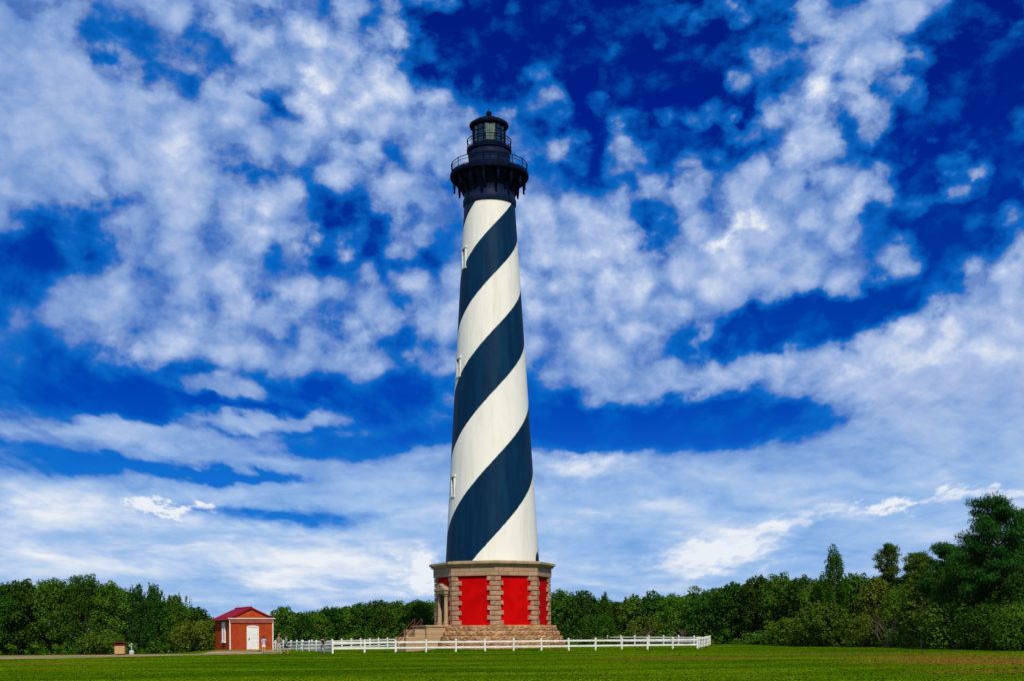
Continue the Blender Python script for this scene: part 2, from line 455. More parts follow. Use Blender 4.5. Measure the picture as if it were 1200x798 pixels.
# ------------------------------------------------------------------ mesh helpers
class MB:
    def __init__(s):
        s.v, s.f = [], []

    def add(s, vs_, fs):
        o = len(s.v)
        s.v += [tuple(p) for p in vs_]
        s.f += [tuple(i + o for i in f) for f in fs]
        return s

    def box(s, cx, cy, cz, sx, sy, sz, M_=None):
        vs_ = [Vector((cx + a * sx / 2, cy + b * sy / 2, cz + c * sz / 2)) for c in (-1, 1) for a, b in ((-1, -1), (1, -1), (1, 1), (-1, 1))]
        if M_ is not None:
            vs_ = [M_ @ p for p in vs_]
        return s.add(vs_, [(3, 2, 1, 0), (4, 5, 6, 7), (0, 1, 5, 4), (1, 2, 6, 5), (2, 3, 7, 6), (3, 0, 4, 7)])

    def prism(s, poly, z0, z1, top=None):
        n = len(poly)
        top = top or poly
        vs_ = [(x, y, z0) for x, y in poly] + [(x, y, z1) for x, y in top]
        return s.add(vs_, [tuple(range(n - 1, -1, -1)), tuple(range(n, 2 * n))] + [(i, (i + 1) % n, n + (i + 1) % n, n + i) for i in range(n)])

    def lathe(s, prof, n=32, a0=0.0, cap=True):
        vs_ = []
        for r, z in prof:
            for i in range(n):
                a = a0 + 2 * math.pi * i / n
                vs_.append((r * math.sin(a), -r * math.cos(a), z))
        fs = []
        for k_ in range(len(prof) - 1):
            for i in range(n):
                j = (i + 1) % n
                fs.append((k_ * n + i, k_ * n + j, (k_ + 1) * n + j, (k_ + 1) * n + i))
        if cap:
            fs.append(tuple(range(n - 1, -1, -1)))
            fs.append(tuple((len(prof) - 1) * n + i for i in range(n)))
        return s.add(vs_, fs)

    def tube(s, pts, radii, n=6):
        pts = [Vector(p) for p in pts]
        vs_, fs = [], []
        prev = None
        for i, p in enumerate(pts):
            d = (pts[min(i + 1, len(pts) - 1)] - pts[max(i - 1, 0)])
            d = d.normalized() if d.length > 1e-9 else Vector((0, 0, 1))
            if prev is None:
                x = d.orthogonal().normalized()
            else:
                x = (prev - d * prev.dot(d))
                x = x.normalized() if x.length > 1e-6 else d.orthogonal().normalized()
            prev = x
            y = d.cross(x)
            r = radii[i] if isinstance(radii, (list, tuple)) else radii
            for k_ in range(n):
                a = 2 * math.pi * k_ / n
                vs_.append(p + (x * math.cos(a) + y * math.sin(a)) * r)
        for i in range(len(pts) - 1):
            for k_ in range(n):
                j = (k_ + 1) % n
                fs.append((i * n + k_, i * n + j, (i + 1) * n + j, (i + 1) * n + k_))
        fs.append(tuple(range(n - 1, -1, -1)))
        fs.append(tuple((len(pts) - 1) * n + k_ for k_ in range(n)))
        return s.add(vs_, fs)

    def ring(s, r, z, t, n=48, m=5):
        vs_, fs = [], []
        for i in range(n):
            a = 2 * math.pi * i / n
            for k_ in range(m):
                b = 2 * math.pi * k_ / m
                rr = r + t * math.cos(b)
                vs_.append((rr * math.sin(a), -rr * math.cos(a), z + t * math.sin(b)))
        for i in range(n):
            for k_ in range(m):
                i2, k2 = (i + 1) % n, (k_ + 1) % m
                fs.append((i * m + k_, i2 * m + k_, i2 * m + k2, i * m + k2))
        return s.add(vs_, fs)

    def sphere(s, c, r, n=10, m=7, sc=(1, 1, 1)):
        vs_, fs = [], []
        for j in range(m + 1):
            ph = math.pi * j / m
            for i in range(n):
                a = 2 * math.pi * i / n
                vs_.append((c[0] + r * sc[0] * math.sin(ph) * math.cos(a), c[1] + r * sc[1] * math.sin(ph) * math.sin(a), c[2] + r * sc[2] * math.cos(ph)))
        for j in range(m):
            for i in range(n):
                i2 = (i + 1) % n
                fs.append((j * n + i, (j + 1) * n + i, (j + 1) * n + i2, j * n + i2))
        return s.add(vs_, fs)

    def build(s, name, material, parent=None, smooth=False, bevel=0.0):
        me = bpy.data.meshes.new(name)
        me.from_pydata(s.v, [], s.f)
        me.materials.append(material)
        me.validate()
        if smooth:
            me.polygons.foreach_set('use_smooth', [True] * len(me.polygons))
        o = bpy.data.objects.new(name, me)
        C.objects.link(o)
        if parent is not None:
            o.parent = parent
        if bevel:
            md = o.modifiers.new('bevel', 'BEVEL')
            md.width = bevel
            md.segments = 2
            md.limit_method = 'ANGLE'
        return o


def tag(o, label, cat, group=None, kind=None):
    if label:
        o['label'] = label
    if cat:
        o['category'] = cat
    if group:
        o['group'] = group
    if kind:
        o['kind'] = kind
    return o


def empty(name, loc, rz=0.0, label=None, cat=None, group=None):
    o = bpy.data.objects.new(name, None)
    o.empty_display_size = 0.3
    C.objects.link(o)
    o.location = loc
    o.rotation_euler = (0, 0, rz)
    return tag(o, label, cat, group)


# ------------------------------------------------------------------ the ground
def ss(a, b, x):
    t = np.clip((np.asarray(x, float) - a) / (b - a), 0, 1)
    return t * t * (3 - 2 * t)


TD = 136.4                                        # distance of the lighthouse axis
S = TD / F                                        # metres per photo pixel there
TP = at(577.7, 735, TD)
TX, TY = TP.x, TP.y
HP = at(285.5, 745, 131)                            # brick house
HXW, HYW = HP.x, HP.y


def g(x, y):
    z = 0.25 * ss(60, 112, y) + 0.35 * ss(142, 178, y)
    z = z + 0.30 * ss(9.8, 8.4, np.hypot(np.asarray(x) - TX, np.asarray(y) - TY))
    z = z + 0.36 * ss(6.6, 3.9, np.hypot(np.asarray(x) - HXW, np.asarray(y) - HYW))
    return z


def gz(x, y):
    return float(g(x, y))


def ground_at(px, py):
    """Where the line of sight through photo pixel (px,py) meets the ground."""
    lo, hi = 20.0, 400.0
    for _ in range(50):
        m = (lo + hi) / 2
        p = at(px, py, m)
        if p.z > gz(p.x, p.y):
            lo = m
        else:
            hi = m
    p = at(px, py, lo)
    p.z = gz(p.x, p.y)
    return p


def on_ground(px, Y):
    p = at(px, 745, Y)
    p.z = gz(p.x, p.y)
    return p


def py_of(p):
    """photo pixel of a world point"""
    X, Z = p[0] / p[1] * F, (p[2] - EYE) / p[1] * F
    c, s = math.cos(ROLL), math.sin(ROLL)
    return HX + X * c - Z * s, HY - (X * s + Z * c)


def raw_mesh(name, co, faces, material, parent=None):
    """co (n,3) array, faces (m,k) array"""
    me = bpy.data.meshes.new(name)
    co = np.ascontiguousarray(co, dtype=np.float32)
    faces = np.ascontiguousarray(faces, dtype=np.int32)
    m_, k_ = faces.shape
    me.vertices.add(len(co))
    me.vertices.foreach_set('co', co.ravel())
    me.loops.add(m_ * k_)
    me.loops.foreach_set('vertex_index', faces.ravel())
    me.polygons.add(m_)
    me.polygons.foreach_set('loop_start', np.arange(0, m_ * k_, k_, dtype=np.int32))
    me.update(calc_edges=True)
    me.materials.append(material)
    o = bpy.data.objects.new(name, me)
    C.objects.link(o)
    if parent is not None:
        o.parent = parent
    return o


def world_xy(t):
    return t.n('ShaderNodeNewGeometry').outputs['Position']


PATCH = [(790, 771, 6.5, 1.6, 0, 0.8), (1150, 771, 9, 2.4, 8, 1.0), (1195, 776, 5, 2.0, 0, 0.9), (1010, 766, 12, 2.5, 0, 0.45), (1185, 786, 4.5, 1.0, 0, 1.0), (1120, 776, 7, 2, 5, 0.5), (560, 769, 5, 1.0, 0, 0.35), (60, 777, 6, 1.2, 0, 0.5), (275, 767, 1.6, 0.5, 0, 0.9)]


def grass_color(t):
    P = world_xy(t)
    fl = t.vmath('MULTIPLY', P, (1, 1, 0))
    n1 = t.noise(t.vmath('MULTIPLY', P, (0.05, 0.14, 0)), 1.0, 5, 0.6)
    n2 = t.noise(t.vmath('MULTIPLY', P, (0.12, 0.30, 0)), 1.0, 5, 0.65)
    n3 = t.noise(fl, 2.6, 4, 0.7)
    col = t.mix(t.step(n1, 0.40, 0.62), (.034, .090, .0006), (.086, .148, .0016))  # broad random turf tone, with sunlit strips painted in as lighter areas
    col = t.mix(t.step(n2, 0.48, 0.72, 0, 0.7), col, (.040, .082, .0008))
    col = t.mix(t.step(n3, 0.50, 0.75, 0, 0.45), col, (.105, .145, .002))
    wv = t.vmath('ADD', fl, t.vmath('SCALE', t.vmath('SUBTRACT', t.noise(fl, 0.6, 4, 0.6, color=True), (.5, .5, .5)), scale=5.0))
    acc = None
    for px, py, a, b, rot, wt in PATCH:
        p = ground_at(px, py)
        q = t.math('MULTIPLY', t.blob(wv, p.x, p.y, a, b * 4.0, rot), wt)
        acc = q if acc is None else t.math('ADD', acc, q)
    dry = t.mix(t.step(n3, 0.35, 0.65), (.23, .13, .02), (.09, .060, .006))
    return t.mix(t.math('MULTIPLY', acc, 0.85, clamp=True), col, dry)


def grass_fn(t, b, out):
    t.link(grass_color(t), b.inputs['Base Color'])
    bump(t, b, t.noise(world_xy(t), 9.0, 5, 0.7), 0.05)


M['ground'] = mat('lawn', (.05, .1, .01), 1.0, grass_fn, spec=0.0)
xs = np.unique(np.concatenate([np.linspace(-3500, -140, 18), np.arange(-140, 141, 2.5), np.linspace(140, 3500, 18)]))
ys = np.unique(np.concatenate([np.linspace(-2500, 0, 12), np.arange(0, 260, 2.5), np.linspace(260, 6000, 18)]))
XX, YY = np.meshgrid(xs, ys)
ZZ = g(XX, YY)
co = np.stack([XX.ravel(), YY.ravel(), ZZ.ravel()], 1)
nx, ny = len(xs), len(ys)
ii, jj = np.meshgrid(np.arange(nx - 1), np.arange(ny - 1))
a_ = (jj * nx + ii).ravel()
o = raw_mesh('ground', co, np.stack([a_, a_ + 1, a_ + nx + 1, a_ + nx], 1), M['ground'])
o['kind'] = 'structure'
o.data.polygons.foreach_set('use_smooth', [True] * len(o.data.polygons))


# sandy track along the left wood, leading to the brick house and on to the lighthouse
def track_fn(t, b, out):
    P = world_xy(t)
    n = t.noise(P, 0.9, 5, 0.65)
    n2 = t.noise(P, 6.0, 4, 0.7)
    col = t.mix(t.step(n, 0.35, 0.65), (.36, .25, .13), (.24, .16, .075))
    col = t.mix(t.step(n2, 0.45, 0.7, 0, 0.5), col, (.42, .31, .17))
    n3 = t.noise(t.vmath('MULTIPLY', P, (0.12, 0.55, 0)), 1.0, 4, 0.6)
    t.link(t.mix(t.step(n3, 0.50, 0.60, 0, 0.8), col, (.075, .095, .010)), b.inputs['Base Color'])      # grassy middle of the track
    bump(t, b, n2, 0.03)


M['track'] = mat('sandy_track', (.33, .23, .12), 0.95, track_fn, spec=0.1)


def strip(name, upper, lower, material, dz, label=None, n=60, jitter=0.12):
    """A sheet on the ground between two rows of world points."""
    def resample(pts):
        pts = [Vector(p) for p in pts]
        L = [0]
        for q, r_ in zip(pts, pts[1:]):
            L.append(L[-1] + (r_ - q).length)
        res = []
        for k_ in range(n + 1):
            d = L[-1] * k_ / n
            i = max(j for j in range(len(L)) if L[j] <= d + 1e-9)
            i = min(i, len(pts) - 2)
            f = (d - L[i]) / max(L[i + 1] - L[i], 1e-9)
            res.append(pts[i].lerp(pts[i + 1], f))
        return res
    A, B = resample(upper), resample(lower)
    K = 5
    vs_, fs = [], []
    for p, q in zip(A, B):
        j1, j2 = rnd.uniform(-jitter, jitter), rnd.uniform(-jitter, jitter)
        for k_ in range(K + 1):
            f = k_ / K
            m = p.lerp(q, f)
            y = m.y + (j1 * (1 - f) + j2 * f)
            vs_.append((m.x, y, gz(m.x, y) + dz))
    for i in range(n):
        for k_ in range(K):
            a = i * (K + 1) + k_
            fs.append((a, a + 1, a + K + 2, a + K + 1))
    ob = MB().add(vs_, fs).build(name, material)
    ob['kind'] = 'structure'
    return ob


strip('path', [at(-60, 745, 122), at(120, 745, 124), at(200, 745, 126), at(262, 745, 127.5), at(330, 745, 128)],
      [at(-60, 745, 97), at(60, 745, 100), at(150, 745, 107), at(240, 745, 115), at(330, 745, 122.5)], M['track'], 0.012, n=80, jitter=0.35)

# ------------------------------------------------------------------ the lighthouse
ZB = gz(TX, TY)
def zl(p):                                        # height of photo-pixel offset p above the horizon, in the tower's own frame
    return EYE + p * S - ZB


A0 = R(3.4)                                       # turn of the octagon
DOOR = A0 - R(67.5)                               # direction of the doorway face


def octo(r, inset=0.0):
    return [((r) * math.sin(A0 + k_ * math.pi / 4), -(r) * math.cos(A0 + k_ * math.pi / 4)) for k_ in range(8)]


def dirv(a):
    return Vector((math.sin(a), -math.cos(a), 0))


tower = empty('lighthouse', (TX, TY, ZB), 0, 'tall spiral-striped black and white lighthouse on a red and stone octagonal base', 'lighthouse')
# stepped foundation
for r0, a, b in ((88.0, -24, -7.6), (84.6, -7.6, -2.1), (81.4, -2.1, 3.4), (78.0, 3.4, 9.0), (74.6, 9.0, 15.3)):
    mb = MB()
    pts8 = octo(r0 * S)
    z0, z1 = zl(a), zl(b)
    ring = []
    for k_ in range(8):
        p0, p1 = Vector((*pts8[k_], 0)), Vector((*pts8[(k_ + 1) % 8], 0))
        nrm = (p0 + p1).normalized()
        n_ = 30
        for i in range(n_):
            f = i / n_
            joint = (i % 6 == (3 if int(r0) % 2 else 0))
            col = []
            for m_ in range(5):
                edge = 0.0 if (m_ in (0, 4) or joint or i == 0) else rnd.uniform(0.02, 0.16)
                col.append(p0.lerp(p1, f) + nrm * edge + Vector((0, 0, z0 + (z1 - z0) * (m_ / 4 + (0 if m_ in (0, 4) else rnd.uniform(-.07, .07))))))
            ring.append(col)
    nn = len(ring)
    vs_ = [p for col in ring for p in col]
    fs = []
    for i in range(nn):
        j = (i + 1) % nn
        for m_ in range(4):
            fs.append((i * 5 + m_, j * 5 + m_, j * 5 + m_ + 1, i * 5 + m_ + 1))
    fs.append(tuple(i * 5 + 4 for i in range(nn)))
    mb.add(vs_, fs)
    mb.build('foundation_step', M['step'], tower)
mb = MB().prism(octo(66.0 * S), zl(15.3), zl(71.2))
mb.build('wall', M['red'], tower)
# quoins: ten courses at each corner, long and short arms alternating
for k_ in range(8):
    mb = MB()
    a = A0 + k_ * math.pi / 4
    P = dirv(a) * (68.4 * S)
    e1 = (dirv(a - math.pi / 4) - dirv(a)).normalized()
    e2 = (dirv(a + math.pi / 4) - dirv(a)).normalized()
    n1, n2 = dirv(a - math.pi / 8), dirv(a + math.pi / 8)
    T = 0.30
    Pi = P - dirv(a) * (T / math.cos(math.pi / 8))
    for c in range(10):
        la, lb = (0.92, 0.60) if c % 2 else (0.60, 0.92)
        la += rnd.uniform(-.03, .03)
        lb += rnd.uniform(-.03, .03)
        poly = [Pi, Pi + e1 * la, P + e1 * la, P, P + e2 * lb, Pi + e2 * lb]
        poly = [(q.x, q.y) for q in poly]
        z0 = zl(15.4) + c * 0.505
        mb.prism(poly, z0 + 0.035, z0 + 0.470)
    mb.build('quoin', M['quoin'], tower, bevel=0.025)
MB().prism(octo(69.3 * S), zl(71.2), zl(81.5)).build('frieze', M['frieze'], tower, bevel=0.02)
mb = MB()
mb.prism(octo(70.6 * S), zl(81.5), zl(83.0), octo(72.2 * S))
mb.prism(octo(72.4 * S), zl(83.0), zl(84.4))
mb.prism(octo(74.2 * S), zl(84.4), zl(87.2))
mb.prism(octo(73.8 * S), zl(87.2), zl(88.6), octo(60 * S))
mb.build('cornice', M['cornice'], tower, bevel=0.02)


def shaft_r(p):
    return 29.7 + 0.0598 * (508 - p)


def shaft_fn(t, b, out):
    co = obj_co(t)
    s_ = t.n('ShaderNodeSeparateXYZ')
    t.link(co, s_.inputs[0])
    th = t.math('ARCTAN2', s_.outputs[0], t.math('MULTIPLY', s_.outputs[1], -1))
    zp = t.math('DIVIDE', t.math('SUBTRACT', s_.outputs[2], EYE - ZB), S)
    r = t.math('MULTIPLY_ADD', zp, -0.0598, 29.7 + 0.0598 * 508)
    q = t.math('ADD', t.math('DIVIDE', t.math('SUBTRACT', t.math('LOGARITHM', r, math.e), 3.4657), 0.1021), t.math('DIVIDE', th, math.pi / 2))
    q = t.math('ADD', q, t.math('MULTIPLY', t.math('SUBTRACT', t.noise(co, 2.2, 4, 0.6), 0.5), 0.022))
    par = t.math('LESS_THAN', t.math('FRACT', t.math('MULTIPLY', q, 0.5)), 0.5)
    st = t.noise(t.vmath('MULTIPLY', co, (1.3, 1.3, 0.12)), 1.0, 5, 0.65)
    st2 = t.noise(t.vmath('MULTIPLY', co, (1.0, 1.0, 0.5)), 0.5, 4, 0.6)
    st3 = t.noise(t.vmath('MULTIPLY', co, (3.2, 3.2, 0.10)), 1.0, 5, 0.7)
    wh = t.mix(t.step(st, 0.44, 0.74, 0, 0.7), (.75, .74, .68), (.62, .59, .50))
    wh = t.mix(t.step(st3, 0.60, 0.80, 0, 0.5), wh, (.50, .42, .31))
    wh = t.mix(t.step(st2, 0.5, 0.72, 0, 0.4), wh, (.66, .65, .595))
    bl = t.mix(t.step(st, 0.40, 0.70), (.0010, .0190, .056), (.0025, .030, .074))
    t.link(t.mix(par, wh, bl), b.inputs['Base Color'])
    t.put(b.inputs['Roughness'], t.step(par, 0, 1, 0.55, 0.5))
    rows = t.math('SINE', t.math('MULTIPLY', s_.outputs[2], 2 * math.pi / 0.3))
    bump(t, b, t.math('ADD', t.math('MULTIPLY', rows, 0.05), t.noise(co, 4.0, 5, 0.6)), 0.012)


M['shaft'] = mat('spiral_striped_paint', (.8, .8, .8), 0.7, shaft_fn, spec=0.06)
prof = [(shaft_r(p) * S, zl(p)) for p in np.linspace(86, 506, 60)]
MB().lathe(prof, 128, 0, False).build('shaft', M['shaft'], tower, True)
# windows in the shaft, above the door
for p, hh in ((441, 22), (314, 20), (176, 22)):
    r = shaft_r(p) * S
    a = DOOR + R(1.5 if p > 400 else 0)
    Mx = Matrix.Translation(dirv(a) * (r - 0.03) + Vector((0, 0, zl(p)))) @ Matrix.Rotation(a, 4, 'Z')
    h_, w_ = hh * S, 0.95
    fr = MB()
    for sx in (-1, 1):
        fr.box(sx * (w_ / 2 - 0.09), 0.10, 0, 0.18, 0.40, h_, Mx)
    fr.box(0, 0.10, h_ / 2 + 0.08, w_ + 0.24, 0.48, 0.16, Mx)
    fr.box(0, 0.06, -h_ / 2 - 0.07, w_ + 0.2, 0.50, 0.14, Mx)
    wn = fr.build('window', M['white'], tower, bevel=0.01)
    MB().box(0, 0.17, 0, w_ - 0.36, 0.36, h_ - 0.004, Mx).build('pane', M['darkpane'], wn)
    mn = MB()
    mn.box(0, -0.03, 0, 0.04, 0.05, h_ - 0.01, Mx)
    mn.box(0, -0.028, 0, w_ - 0.37, 0.05, 0.07, Mx)
    mn.build('glazing_bar', M['white'], wn)
# doorway on the left face
ap = 66.0 * S * math.cos(math.pi / 8)             # distance of the wall face
Md = Matrix.Rotation(DOOR, 4, 'Z')
zw = zl(15.3)
dr = MB().box(0, -ap - 0.03, zw + 1.55, 1.15, 0.12, 3.05, Md).build('door', M['doordark'], tower)
pn = MB()
for sx in (-0.27, 0.27):
    for zz in (0.55, 1.45, 2.4):
        pn.box(sx, -ap - 0.11, zw + zz, 0.40, 0.04, 0.72, Md)
pn.build('door_panel', M['doordark'], dr, bevel=0.01)
MB().sphere(Md @ Vector((0.45, -ap - 0.14, zw + 1.2)), 0.05).build('door_knob', M['rail'], dr, True)
for sx in (-1, 1):
    mb = MB().box(sx * 0.86, -ap - 0.22, zw + 0.17, 0.56, 0.5, 0.34, Md)
    pts = [Md @ Vector((sx * 0.86, -ap - 0.22, zw + z_)) for z_ in (0.34, 0.45, 1.6, 3.0, 3.12)]
    mb.tube(pts, [0.27, 0.23, 0.22, 0.19, 0.23], 14)
    mb.box(sx * 0.86, -ap - 0.22, zw + 3.22, 0.54, 0.5, 0.2, Md)
    mb.build('door_column', M['cornice'], tower, bevel=0.01)
mb = MB().box(0, -ap - 0.25, zw + 3.50, 2.5, 0.60, 0.36, Md).box(0, -ap - 0.30, zw + 3.74, 2.75, 0.74, 0.12, Md)
tri = [(-1.37, 3.80), (1.37, 3.80), (0, 4.42)]
vs_ = [Md @ Vector((x, -ap - 0.62, zw + z_)) for x, z_ in tri] + [Md @ Vector((x, -ap + 0.05, zw + z_)) for x, z_ in tri]
mb.add(vs_, [(0, 1, 2), (5, 4, 3), (0, 3, 4, 1), (1, 4, 5, 2), (2, 5, 3, 0)])
mb.build('door_pediment', M['cornice'], tower, bevel=0.02)
# porch, steps down from it, and handrails
out0, out1 = ap - 0.2, ap + 2.9
zg = -0.45
mb = MB().box(0, -(out0 + out1) / 2, (zg + zl(14.2)) / 2, 4.0, out1 - out0, zl(14.2) - zg, Md)
mb.box(0, -(out0 + out1) / 2 - 0.06, zl(14.2) + 0.075, 4.25, out1 - out0 + 0.12, 0.15, Md)
mb.build('porch', M['porch'], tower, bevel=0.03)
mb = MB()
nst = 8
ztop = zl(14.2)
for i in range(nst):
    h_ = ztop * (1 - (i + 1) / (nst + 1))
    mb.box(0, -(out1 + 0.125 + i * 0.25), (h_ + zg) / 2, 2.3, 0.25, h_ - zg, Md)
mb.build('porch_stair', M['porch'], tower, bevel=0.015)
for sx in (-1, 1):
    mb = MB()
    mb.box(sx * 1.40, -(out1 + 0.55), (zl(11.5) + zg) / 2, 0.5, 1.1, zl(11.5) - zg, Md)
    mb.box(sx * 1.40, -(out1 + 1.6), (zl(3.0) + zg) / 2, 0.5, 1.0, zl(3.0) - zg, Md)
    mb.build('stair_cheek', M['porch'], tower, bevel=0.03)
    q = [Md @ Vector((sx * 1.0, -(out1 + 0.1 + d), ztop + 0.85 - d * ztop / (nst * 0.25) * 0.9)) for d in (0, 1.0, 1.95)]
    q2 = [p - Vector((0, 0, 0.42)) for p in q]
    mb = MB().tube(q, 0.035, 6).tube(q2, 0.028, 6)
    for p in q:
        mb.tube([p, p - Vector((0, 0, 0.85))], 0.032, 6)
    mb.build('handrail', M['rail'], tower)
# spike standing on the cornice at the right
q = dirv(R(52)) * (65 * S)
MB().tube([(q.x, q.y, zl(88)), (q.x, q.y, zl(93)), (q.x, q.y, zl(99))], [0.14, 0.10, 0.02], 6).build('lightning_rod', M['black'], tower)

# gallery and lantern
MB().lathe([(28.5 * S, zl(502.00)), (30.2 * S, zl(504.00)), (31.2 * S, zl(506.00)), (31.3 * S, zl(511.00)), (30.4 * S, zl(514.00)), (29.6 * S, zl(516.00)),
            (29.6 * S, zl(521.00)), (30.6 * S, zl(523.00)), (31 * S, zl(525.70)), (33 * S, zl(530.20)), (38 * S, zl(535.60)), (40 * S, zl(537.46)), (36 * S, zl(538.41))], 64).build('gallery_corbel', M['iron'], tower, True)
MB().lathe([(40 * S, zl(536.98)), (45.2 * S, zl(537.27)), (46 * S, zl(538.41)), (46 * S, zl(541.76)), (45.2 * S, zl(543.20)), (20 * S, zl(543.49))], 64).build('gallery_deck', M['black'], tower)
for i in range(16):
    a = A0 + R(11.25) + i * math.pi / 8
    d, tv = dirv(a), Vector((math.cos(a), math.sin(a), 0))
    prof2 = [(29.2, 519), (31.5, 519.5), (32.5, 522), (34.5, 526.5), (38, 531.5), (40.6, 533), (40.8, 526.5), (41.6, 525), (42.6, 526.5), (42.9, 534), (44.6, 537), (44.8, 539), (29.2, 539)]
    n_ = len(prof2)
    vs_ = [d * (r_ * S) + tv * (sgn * 0.13) + Vector((0, 0, zl(z_))) for sgn in (-1, 1) for r_, z_ in prof2]
    fs = [tuple(range(n_ - 1, -1, -1)), tuple(range(n_, 2 * n_))] + [(j, (j + 1) % n_, n_ + (j + 1) % n_, n_ + j) for j in range(n_)]
    mb = MB().add(vs_, fs)
    mb.sphere(d * (41.7 * S) + Vector((0, 0, zl(524.44))), 0.13, 8, 6)
    mb.build('bracket', M['black'], tower)


def railing(name, r, z0, z1, nposts, nbal, post=0.045):
    mb = MB()
    mb.ring(r, z1, 0.05, 64)
    mb.ring(r, z0 + (z1 - z0) * 0.66, 0.03, 64)
    mb.ring(r, z0 + 0.09, 0.03, 64)
    for i in range(nposts):
        a = A0 + R(11.25) + 2 * math.pi * i / nposts
        d = dirv(a) * r
        mb.tube([(d.x, d.y, z0 - 0.05), (d.x, d.y, z1)], post, 6)
        mb.sphere((d.x, d.y, z1 + 0.04), 0.07, 6, 4)
    for i in range(nbal):
        d = dirv(2 * math.pi * i / nbal) * r
        mb.tube([(d.x, d.y, z0), (d.x, d.y, z0 + (z1 - z0) * 0.66)], 0.011, 4)
    return mb.build(name, M['black'], tower)


railing('gallery_railing', 44.4 * S, zl(543.20), zl(553.20), 16, 128)
MB().lathe([(22.5 * S, zl(543.20)), (22.5 * S, zl(546.14)), (23.4 * S, zl(547.12)), (23.6 * S, zl(557.90)), (23.4 * S, zl(558.88)), (24.6 * S, zl(560.84)), (25.0 * S, zl(568.19))], 48).build('watch_room', M['iron'], tower, True)
for i in range(8):
    d = dirv(A0 + i * math.pi / 4) * (23.55 * S)
    MB().tube([(d.x, d.y, zl(546.63)), (d.x, d.y, zl(559.86))], 0.07, 6).build('watch_room_rib', M['iron'], tower)
MB().lathe([(25.0 * S, zl(567.99)), (26.3 * S, zl(568.68)), (26.3 * S, zl(571.82)), (25.6 * S, zl(572.60)), (10 * S, zl(572.80))], 48).build('lantern_deck', M['black'], tower)
railing('lantern_railing', 25.7 * S, zl(572.60), zl(582.00), 16, 0, 0.035)
mb = MB().lathe([(19.6 * S, zl(572.60)), (19.6 * S, zl(576.16)), (19.0 * S, zl(576.16))], 32, 0, False)
mb.build('lantern_sill', M['iron'], tower)
MB().lathe([(18.9 * S, zl(575.96)), (18.9 * S, zl(599.60))], 16, A0, False).build('lantern_glass', M['glass'], tower)
mb = MB()
for i in range(16):
    d = dirv(A0 + i * math.pi / 8) * (19.1 * S)
    mb.tube([(d.x, d.y, zl(575.57)), (d.x, d.y, zl(599.60))], 0.055, 5)
mb.ring(19.1 * S, zl(582.65), 0.045, 16)
mb.ring(19.1 * S, zl(591.26), 0.045, 16)
mb.build('glazing_bars', M['black'], tower)
mb = MB().lathe([(0.45, zl(572.90)), (0.5, zl(576.56)), (0.3, zl(577.15)), (0.3, zl(578.04)), (0.62, zl(578.54)), (0.72, zl(582.65)), (0.72, zl(591.78)), (0.60, zl(596.99)), (0.1, zl(598.30))], 20)
mb.build('lens', M['lens'], tower, True)
MB().box(0, 19.25 * S * -1, zl(586.56), 1.0, 0.05, 0.0 + 19 * S, Matrix.Rotation(A0 + math.pi / 16 - 0.16, 4, 'Z')).build('pane_reflection', M['lens'], tower)  # added pale panel imitating the reflection on the front lantern glass
rf = MB().lathe([(19.5 * S, zl(599.08)), (22.9 * S, zl(598.30)), (23.2 * S, zl(599.78)), (22.9 * S, zl(601.40)), (16 * S, zl(605.60)), (8 * S, zl(609.14)), (4.2 * S, zl(610.44)), (3.0 * S, zl(610.81))], 16, A0).build('roof', M['black'], tower)
mb = MB().lathe([(2.4 * S, zl(610.53)), (2.2 * S, zl(611.60)), (3.2 * S, zl(613.00)), (3.4 * S, zl(615.00)), (2.6 * S, zl(616.80)), (1.1 * S, zl(617.60)), (0.4 * S, zl(619.00))], 16)
mb.tube([(0, 0, zl(618.00)), (0, 0, zl(621.50))], 0.03, 5)
mb.build('finial', M['black'], rf, True)


